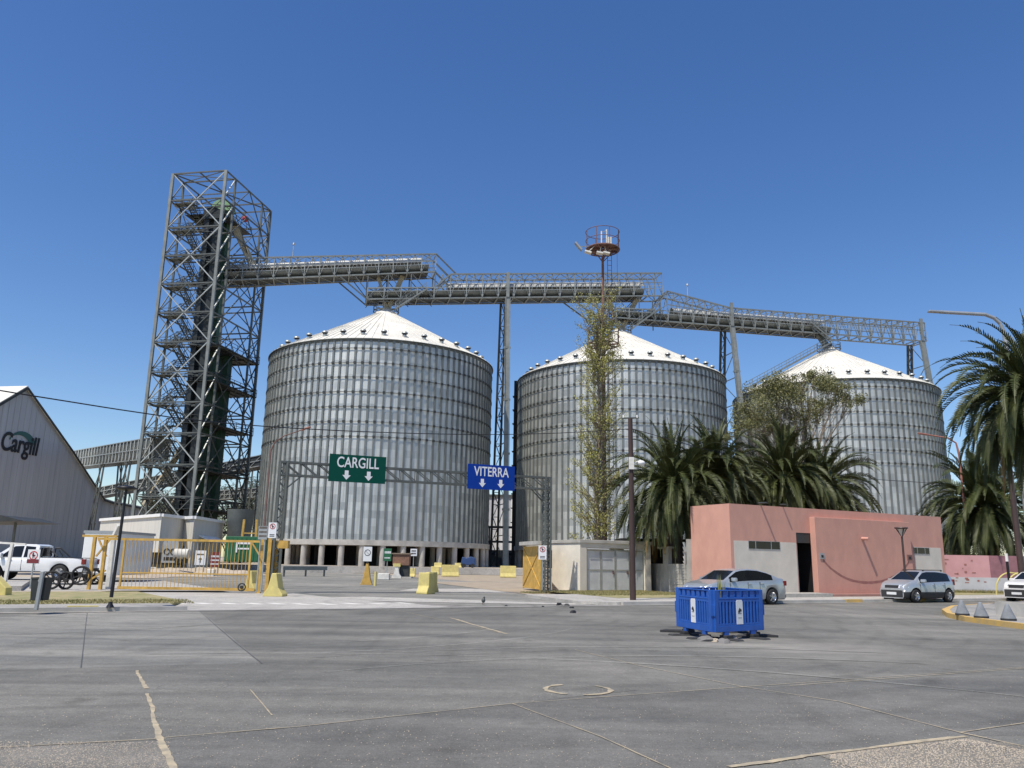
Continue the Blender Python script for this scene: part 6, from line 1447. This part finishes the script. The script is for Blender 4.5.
c = car('parked_car', 'silver saloon parked behind the blue plastic barriers', 'car', sedan)
wy = sedan['W']/2
# rear-left wheel (image right) touches the ground at px (773,605): car faces -e, so its left side looks at the street
ang = math.radians(28.1) + PI
def place(o, px, py, lx, ly, ang, z=0.0):
    p = g(px, py, z); ca, sa = math.cos(ang), math.sin(ang); o.location = (p.x - (lx*ca - ly*sa), p.y - (lx*sa + ly*ca), z); o.rotation_euler.z = ang
place(c, 773.5, 604.8, -1.33, wy, ang)
hatch = dict(L=3.85, W=1.66, H=1.5, wr=.315, axles=(1.22, -1.24), paint='car_grey', clad=True,
    top=[(-1.925, .9), (-1.86, 1.1), (-1.66, 1.30), (-1.4, 1.43), (-.6, 1.51), (.1, 1.51), (.42, 1.46), (1.12, 1.05), (1.4, .99), (1.72, .88), (1.86, .78), (1.925, .66)],
    belt=[(-1.925, .86), (-1.8, .99), (-1.2, .97), (0, .93), (.9, .90), (1.12, .90), (1.6, .82), (1.925, .60)],
    side=[(-1.5, .86)], ws=(.44, 1.11), rw=(-1.84, -1.64), seams=(-.95, -.16, .9), handles=(-.85, -.08), mirror=.74, hl=(.66, .84, .38), tl=(.82, 1.1, .5), grille=(.68, .80), bump=.58, rails=(-1.2, .2), mirm='car_grey')
c = car('parked_car', 'grey hatchback with roof rails and black lower cladding, by the pink wall', 'car', hatch)
place(c, 950.5, 602.6, -1.24, .83, ang)
suv = dict(L=4.2, W=1.78, H=1.58, wr=.34, axles=(1.3, -1.3), paint='car_white', clad=True,
    top=[(-2.1, .95), (-2.0, 1.2), (-1.7, 1.50), (-1.2, 1.58), (-.2, 1.6), (.4, 1.52), (1.05, 1.12), (1.5, 1.05), (1.9, .96), (2.05, .84), (2.1, .7)],
    belt=[(-2.1, .9), (-1.6, 1.04), (0, .99), (1.05, .97), (1.7, .9), (2.1, .64)], side=[(-1.6, .85)], ws=(.44, 1.03), rw=(-1.96, -1.72), seams=(-.9, -.02, .9), handles=(-.8, .05), mirror=.75, hl=(.78, .9, .42), tl=(.9, 1.15, .5), grille=(.7, .86), bump=.62, rails=(-1.2, .3))
c = car('parked_car', 'white crossover cut off by the right edge of the picture', 'car', suv)
place(c, 1033, 602.5, 2.0, .7, ang)
# pickup
pu = thing('pickup_truck', 'white double-cab pickup parked in the yard at left', 'pickup truck', (0, 0, 0))
def pickup(t):
    L, Wd, wr_ = 5.35, 1.86, .39; ax = (1.72, -1.5)
    def side(sg):
        pass
    b = MB(); b.smooth = False
    def outline(fn_top):   # lower body with arches
        pts = []
        xs_ = [-2.67 + 5.34*i/80 for i in range(81)]
        lower = []
        for x in xs_:
            z = .45
            for a in ax:
                d = abs(x-a)
                if d < .5: z = max(z, .36 + math.sqrt(max(0, .25-d*d)))
            lower.append((x, z))
        return lower
    lower = outline(None); topl = [(-2.67, 1.08), (-2.67, .5)]
    upper = [(x, (1.12 if x < .1 else 1.08 - .0*(x)) if x < 1.3 else 1.08 - .05*(x-1.3)/1.37 - (.18 if x > 2.55 else 0)) for x, _ in lower]
    n = len(lower); V = []
    for sg in (-1, 1):
        for (x, z), (x2, z2) in zip(lower, upper):
            u = abs(x)/2.67; hw = Wd/2*(1-.12*u**8)
            V += [(x, sg*hw*.96, z), (x, sg*hw, (z*.6+z2*.4)), (x, sg*hw*.995, z2-.12), (x, sg*hw*.96, z2)]
    Fs = []
    for s in (0, 1):
        o = s*n*4
        for i in range(n-1):
            for j in range(3): Fs.append((o+4*i+j, o+4*i+j+1, o+4*(i+1)+j+1, o+4*(i+1)+j))
    for i in range(n-1):
        x = lower[i][0]
        if x > .05 or x < -2.6: Fs.append((4*i+3, 4*(i+1)+3, n*4+4*(i+1)+3, n*4+4*i+3))
    for i in (0, n-1): Fs.append(tuple([4*i+j for j in range(4)] + [n*4+4*i+j for j in (3, 2, 1, 0)]))
    b.smooth = True; b.add(V, Fs)
    b.build('body', 'car_white', t)
    b = MB(); b.box(-2.55, -.78, .62, -.35, .78, .66); b.box(-2.5, -.8, .66, -.35, -.76, 1.1); b.box(-2.5, .76, .66, -.35, .8, 1.1); b.box(-2.55, -.88, 1.12, -.4, -.78, 1.15); b.box(-2.55, .78, 1.12, -.4, .88, 1.15); b.build('cargo_bed', 'car_plastic', t)
    b = MB(); b.box(-2.4, -.62, .4, 2.3, .62, .6); b.build('chassis', 'dark', t)
    # cab
    def cabsec(x, z0, z1, y0, y1): return [(x, -y0, z0), (x, -y1, z1), (x, y1, z1), (x, y0, z0)]
    b = MB(); b.smooth = False; hb, ht, yb, yt = 1.1, 1.79, .9, .70
    st = [(-.35, 1.1, 1.1), (-.33, 1.72, 1.1), (-.12, 1.79, 1.1), (.75, 1.80, 1.1), (1.0, 1.73, 1.1), (1.75, 1.12, 1.1)]
    V = []
    for x, zt_, zb in st:
        k = (zt_-1.1)/.7; V += [(x, -yb, 1.09), (x, -(yb-(yb-yt)*k), zt_), (x, yb-(yb-yt)*k, zt_), (x, yb, 1.09)]
    Fs = [(4*i+j, 4*(i+1)+j, 4*(i+1)+j+1, 4*i+j+1) for i in range(5) for j in range(3)]
    b.add(V, Fs + [(0, 1, 2, 3)]); b.build('cab', 'car_white', t, fix=True)
    for sg in (-1, 1):
        for (q) in ([(-.18, 1.16), (-.16, 1.66), (.33, 1.70), (.33, 1.14)], [(.42, 1.14), (.42, 1.70), (.85, 1.68), (1.42, 1.2), (1.44, 1.14)]):
            b = MB(); b.extr([(x, sg*(yb-(yb-yt)*(z-1.1)/.7 + .002), z) for x, z in q], (0, sg*.006, 0)); b.build('side_window', 'glass', t)
    b = MB(); b.extr([(1.06, -.62, 1.70), (1.66, -.78, 1.21), (1.66, .78, 1.21), (1.06, .62, 1.70)], (.01, 0, .012)); b.build('windscreen', 'glass', t)
    b = MB(); b.box(-.375, -.6, 1.2, -.352, .6, 1.62); b.build('rear_window', 'glass', t)
    for sg in (-1, 1):
        b = MB(); pts = [(-.45, sg*.7, 1.15), (-.5, sg*.66, 1.62), (-.75, sg*.66, 1.62), (-1.25, sg*.72, 1.2)]; b.path(pts, .04, 8); b.beam((-.9, sg*.7, 1.2), (-.7, sg*.66, 1.5), .05); b.build('sports_bar', 'car_plastic', t)
        b = MB(); b.box(-2.70, min(sg*.7, sg*.92), .82, -2.52, max(sg*.7, sg*.915), 1.09); b.build('tail_light', 'lamp_red', t, bevel=.02)
        b = MB(); b.box(2.45, min(sg*.55, sg*.9), .78, 2.66, max(sg*.55, sg*.9), .98); b.build('headlight', 'lamp_clear', t, bevel=.03)
        b = MB(); b.box(1.3, min(sg*.88, sg*1.12), 1.14, 1.45, max(sg*.88, sg*1.12), 1.34); b.build('wing_mirror', 'car_white', t, bevel=.04)
        for x in (.0, .95): b = MB(); b.box(x-.1, min(sg*.92, sg*.955), .98, x+.1, max(sg*.92, sg*.955), 1.02); b.build('door_handle', 'car_plastic', t)
        b = MB(); b.box(-.5, min(sg*.86, sg*.95), .4, 1.15, max(sg*.86, sg*.95), .45); b.build('running_board', 'car_plastic', t)
        for a in ax:
            c = (a, sg*(Wd/2-.14), wr_); b = MB(); lathe_y(b, c, [(wr_*.62, .12*sg), (wr_*.92, .125*sg), (wr_, .08*sg), (wr_, -.1*sg), (.02, -.12*sg)], 28); w_ = b.build('wheel', 'tyre', t, fix=False)
            b = MB(); lathe_y(b, c, [(wr_*.64, .118*sg), (wr_*.58, .06*sg), (.02, .06*sg)], 28)
            for i in range(6): th = i*PI/3; d = Vector((math.cos(th), 0, math.sin(th))); b.beam(Vector(c)+Vector((0,.1*sg,0)), Vector(c)+Vector((0,.1*sg,0))+d*wr_*.6, .06, .03)
            b.build('rim', 'rim', w_, fix=False)
    b = MB()
    for x in (-.3, .38, 1.5):
        for sg in (-1, 1): b.box(x-.008, sg*.925-.008, .5, x+.008, sg*.925+.008, 1.05)
    b.build('door_seams', 'car_plastic', t)
    b = MB(); b.box(-2.78, -.8, .48, -2.66, .8, .64); b.build('rear_bumper', 'galv_dull', t, bevel=.03); b = MB(); b.box(2.6, -.85, .45, 2.74, .85, .72); b.box(2.6, -.5, .74, 2.69, .5, .98); b.build('front_bumper', 'car_plastic', t, bevel=.03)
pickup(pu)
place(pu, 57.5, 580.8, -1.5, .93, PI + math.radians(5), .25)
b = MB(); b.obox(S(-15, 13.6), e, nn, -30, 0, -.01, -.8, 14, .25); o = b.build('yard_bank_left', 'concrete_pale'); tag(o, kind='structure')
# ================================================================== BLUE BARRIERS
bc = g(713.5, 640.5)
proto_b = None
def barrier_proto():
    """panel 2 m long along x from the origin, upright in the xz plane"""
    t = thing('plastic_barrier', 'x', 'barrier', (0, 0, 0), 'blue plastic barriers set in a square')
    b = MB(); L = 1.6; z0, z1 = .17, 1.06; T_ = .035
    def q(x0, a, x1, c, t_=T_): b.box(x0, -t_, a, x1, t_, c)
    q(0, z0, .13, z1); q(L-.13, z0, L, z1); q(.13, z0, L-.13, z0+.13); q(.13, .86, L-.13, .90); q(.13, 1.035, L-.13, z1, .045)
    for i in range(7):  # posts of the handhold band
        x = .13 + (L-.26)*i/6; q(max(.13, x-.07), .90, min(L-.13, x+.07), 1.035, .03)
    for side in (0, 1):
        xa = .13 if side == 0 else L/2+.13; xb = L/2-.13 if side == 0 else L-.13; n = 5
        for i in range(n):
            c = xa + (xb-xa)*(i+.5)/n; w_ = (xb-xa)/n*.5; b.box(c-w_/2, -.03, .30, c+w_/2, .03, .86)
        for i in range(n+1):
            c = xa + (xb-xa)*i/n; b.box(c-.035, -.027, .30, c+.035, .027, .345); b.box(c-.035, -.027, .80, c+.035, .027, .86)
    q(L/2-.13, .30, L/2+.13, .86, .028)
    b.box(-.02, -.05, .5, .0, .05, .75)
    b.build('panel', 'blue_plastic', t, bevel=.008)
    for sg in (-1, 1):
        b = MB(); y0, y1 = sorted((sg*.0285, sg*.036)); b.extr([(L/2-.105, y0, .32), (L/2+.105, y0, .32), (L/2+.105, y0, .80), (L/2+.08, y0, .845), (L/2-.08, y0, .845), (L/2-.105, y0, .80)], (0, y1-y0, 0)); pl = b.build('plate', 'sign_white', t)
        b = MB(); yy = sg*.0375
        b.extr([(L/2+x, yy, .60+z) for x, z in ((-.06, -.02), (-.03, .04), (0, .075), (.03, .05), (.065, .03), (.05, -.01), (.02, -.005), (0, -.03), (-.03, -.035))], (0, sg*.002, 0))
        for k in range(4): b.box(L/2-.055+k*.03, min(yy, yy+sg*.002), .545, L/2-.035+k*.03, max(yy, yy+sg*.002), .56)
        b.box(L/2-.06, min(yy, yy+sg*.002), .455, L/2+.06, max(yy, yy+sg*.002), .462)
        b.build('emblem', 'rubber', pl)
    for x in (.36, L-.36):
        b = MB(); b.box(x-.07, -.03, .05, x+.07, .03, .17); ft = b.build('leg', 'blue_plastic', t)
        b = MB(); V = [(x-.12, -.42, 0), (x+.12, -.42, 0), (x+.12, .42, 0), (x-.12, .42, 0), (x-.1, -.38, .035), (x+.1, -.38, .035), (x+.1, .38, .035), (x-.1, .38, .035)]
        b.add(V, [(0,3,2,1),(4,5,6,7),(0,1,5,4),(1,2,6,5),(2,3,7,6),(3,0,4,7)]); b.box(x-.1, -.1, .035, x+.1, .1, .1); b.build('rubber_foot', 'rubber', ft, bevel=.01)
    return t
pr0 = barrier_proto(); a_l = math.radians(104); a_r = math.radians(36)
pL = g(681, 633.5); pR = g(762, 635)
dl = (pL-bc); a_l = math.atan2(dl.y, dl.x); dr_ = (pR-bc); a_r = math.atan2(dr_.y, dr_.x)
0 and print('barrier', bc, dl.length, dr_.length, math.degrees(a_l), math.degrees(a_r))
a_l = math.radians(106); a_r = math.radians(34)
pr0.location = (bc.x, bc.y, 0); pr0.rotation_euler.z = a_l; pr0['label'] = 'blue plastic barrier panel on the front left side of the square'
dup(pr0, (bc.x+.03, bc.y, 0), a_r, 'blue plastic barrier panel on the front right side of the square')
pl_ = Vector((bc.x + 1.63*math.cos(a_l), bc.y + 1.63*math.sin(a_l), 0)); pr_2 = Vector((bc.x + 1.65*math.cos(a_r), bc.y + 1.65*math.sin(a_r), 0))
dup(pr0, (pl_.x, pl_.y+.03, 0), a_r, 'blue plastic barrier panel at the back left, mostly hidden')
dup(pr0, (pr_2.x, pr_2.y, 0), a_l, 'blue plastic barrier panel at the back right, mostly hidden')
# chunks of broken asphalt round the barriers, weeds inside
random.seed(21)
def rock(b, c, r, fl=.6):
    V = []; 
    for j, z in enumerate((0, .5, 1)):
        for i in range(7): th = 2*PI*i/7; k = r*(1, .95, .55)[j]*U(.75, 1.2); V.append((c[0]+k*math.cos(th), c[1]+k*math.sin(th), c[2]+z*r*fl*U(.85, 1.1)))
    b.add(V, [(j*7+i, j*7+(i+1) % 7, (j+1)*7+(i+1) % 7, (j+1)*7+i) for j in range(2) for i in range(7)] + [tuple(range(14, 21))])
for i, (px, py, r, lb) in enumerate([(706, 641, .17, 'grey rubble chunk under the left front barrier corner'), (724, 643, .15, 'grey rubble chunk at the front corner of the blue barriers'), (715, 641.5, .10, 'tan rubble chunk between two grey chunks below the barriers'), (733, 639, .12, 'flat rubble chunk under the front right barrier')]):
    c = g(px, py); b = MB(); rock(b, (c.x, c.y, 0), r); tag(b.build('rubble_chunk', ['concrete_dark', 'concrete_dark', 'sand', 'concrete_dark'][i]), lb, 'rubble', 'rubble around the blue barriers')
c = g(690, 633); b = MB(); b.extr([(c.x-.7, c.y+.1, 0), (c.x+.1, c.y-.1, 0), (c.x+.2, c.y+.35, 0), (c.x-.5, c.y+.45, 0)], (0, 0, .05)); tag(b.build('rubber_mat', 'rubber'), 'dark flat rubber mat sticking out left of the blue barriers', 'mat')
c = g(756, 637); b = MB(); b.extr([(c.x-.2, c.y, 0), (c.x+.5, c.y-.05, 0), (c.x+.3, c.y+.35, 0), (c.x-.2, c.y+.3, 0)], (0, 0, .05)); tag(b.build('rubber_mat', 'rubber'), 'dark flat rubber mat sticking out right of the blue barriers', 'mat')
ctr = (pl_ + pr_2)/2; c = Vector((at(721, 600, ctr.y-.3).x, ctr.y-.3, 0)); t = thing('weed_plant', 'green spiky plant poking up inside the blue barriers', 'plant', c)
b = MB()
for i in range(26): th = U(0, 6.3); q = c + Vector((math.cos(th)*U(.02, .16), math.sin(th)*U(.02, .16), U(.9, 1.42))); m_ = c.lerp(q, .6) + Vector((0,0,.1)); s = Vector((-math.sin(th), math.cos(th), 0))*.02; b.add([c-s, c+s, m_+s*1.2, q, m_-s*1.2], [(0,1,2,4), (4,2,3)])
b.build('leaves', 'leaf_poplar', t, fix=False); b = MB(); b.tube(c, c+Vector((0,0,.9)), .02, .012, 6); b.build('stem', 'bark', t)
# dark scraps and a pigeon on the road edge
for i, (px, py, r, lb) in enumerate([(559, 605.5, .2, 'largest dark scrap lying on the gutter before the shed'), (567, 606, .17, 'second dark scrap right of the largest one'), (571.5, 608, .12, 'small dark scrap nearest the kerb end'), (573, 613, .17, 'dark scrap on the asphalt below the others'), (543, 607, .08, 'tiny dark scrap left of the largest one'), (506, 606.5, .1, 'small dark scrap in the middle of the gutter line')]):
    c = g(px, py); b = MB(); rock(b, (c.x, c.y, 0), r*.7, .7); tag(b.build('road_scrap', 'dark'), lb, 'scrap', 'dark scraps on the road edge')
c = g(483.3, 605); t = thing('bird', 'grey pigeon standing on the road in front of the entrance', 'bird', c)
b = MB(); b.smooth = True; b.ball(c + Vector((0,0,.17)), .075, 10, 7, 1.25); b.ball(c + Vector((.03,-.03,.28)), .036, 8, 6); b.tube(c + Vector((0,0,.2)), c + Vector((.03,-.03,.28)), .05, .03, 8, False); b.extr([c + Vector(q) for q in ((-.03, 0, .14), (.03, 0, .14), (.02, .16, .08), (-.02, .16, .08))], (0, 0, .015))
b.build('body', 'galv_dull', t)
for k in (-.025, .025): b = MB(); b.tube(c + Vector((k,0,0)), c + Vector((k,0,.1)), .007, .008, 5); b.build('leg', 'rust', t)
# ================================================================== ISLAND FURNITURE
for i, (px, py) in enumerate([(962.5, 615.3), (981.5, 618), (1008.7, 620.5)]):
    c = g(px, py, IZ); lb = ['grey concrete cone bollard at the left tip of the island', 'middle grey concrete cone bollard on the island', 'grey concrete cone bollard in front of the concrete planter'][i]
    t = thing('cone_bollard', lb, 'bollard', c, 'cone bollards on the traffic island'); b = MB(); b.smooth = True; b.lathe(c, [(.20, .06), (.19, .1), (.055, .44), (.04, .47), (.001, .48)], 20); b.build('cone', 'cone', t)
    b = MB(); b.lathe(c, [(.001, .0), (.21, .0), (.21, .06), (.19, .062)], 20); b.build('base', 'rubber', t)
c0 = g(996, 614.5, IZ); c1 = g(1100, 624, IZ); d = (c1-c0).normalized(); n_2 = Vector((-d.y, d.x, 0)); t = thing('planter', 'low grey concrete planter box behind the rightmost cone bollard', 'planter', c0)
b = MB(); LP = 4.5; b.obox(c0, d, n_2, 0, 0, 0, LP, .12, .42); b.obox(c0, d, n_2, 0, 1.3, 0, LP, 1.42, .42); b.obox(c0, d, n_2, 0, .12, 0, .12, 1.3, .42); b.obox(c0, d, n_2, LP-.12, .12, 0, LP, 1.3, .42); b.build('walls', 'concrete', t)
b = MB(); b.obox(c0, d, n_2, .12, .12, 0, LP-.12, 1.3, .32); b.build('soil', 'dirt', t)
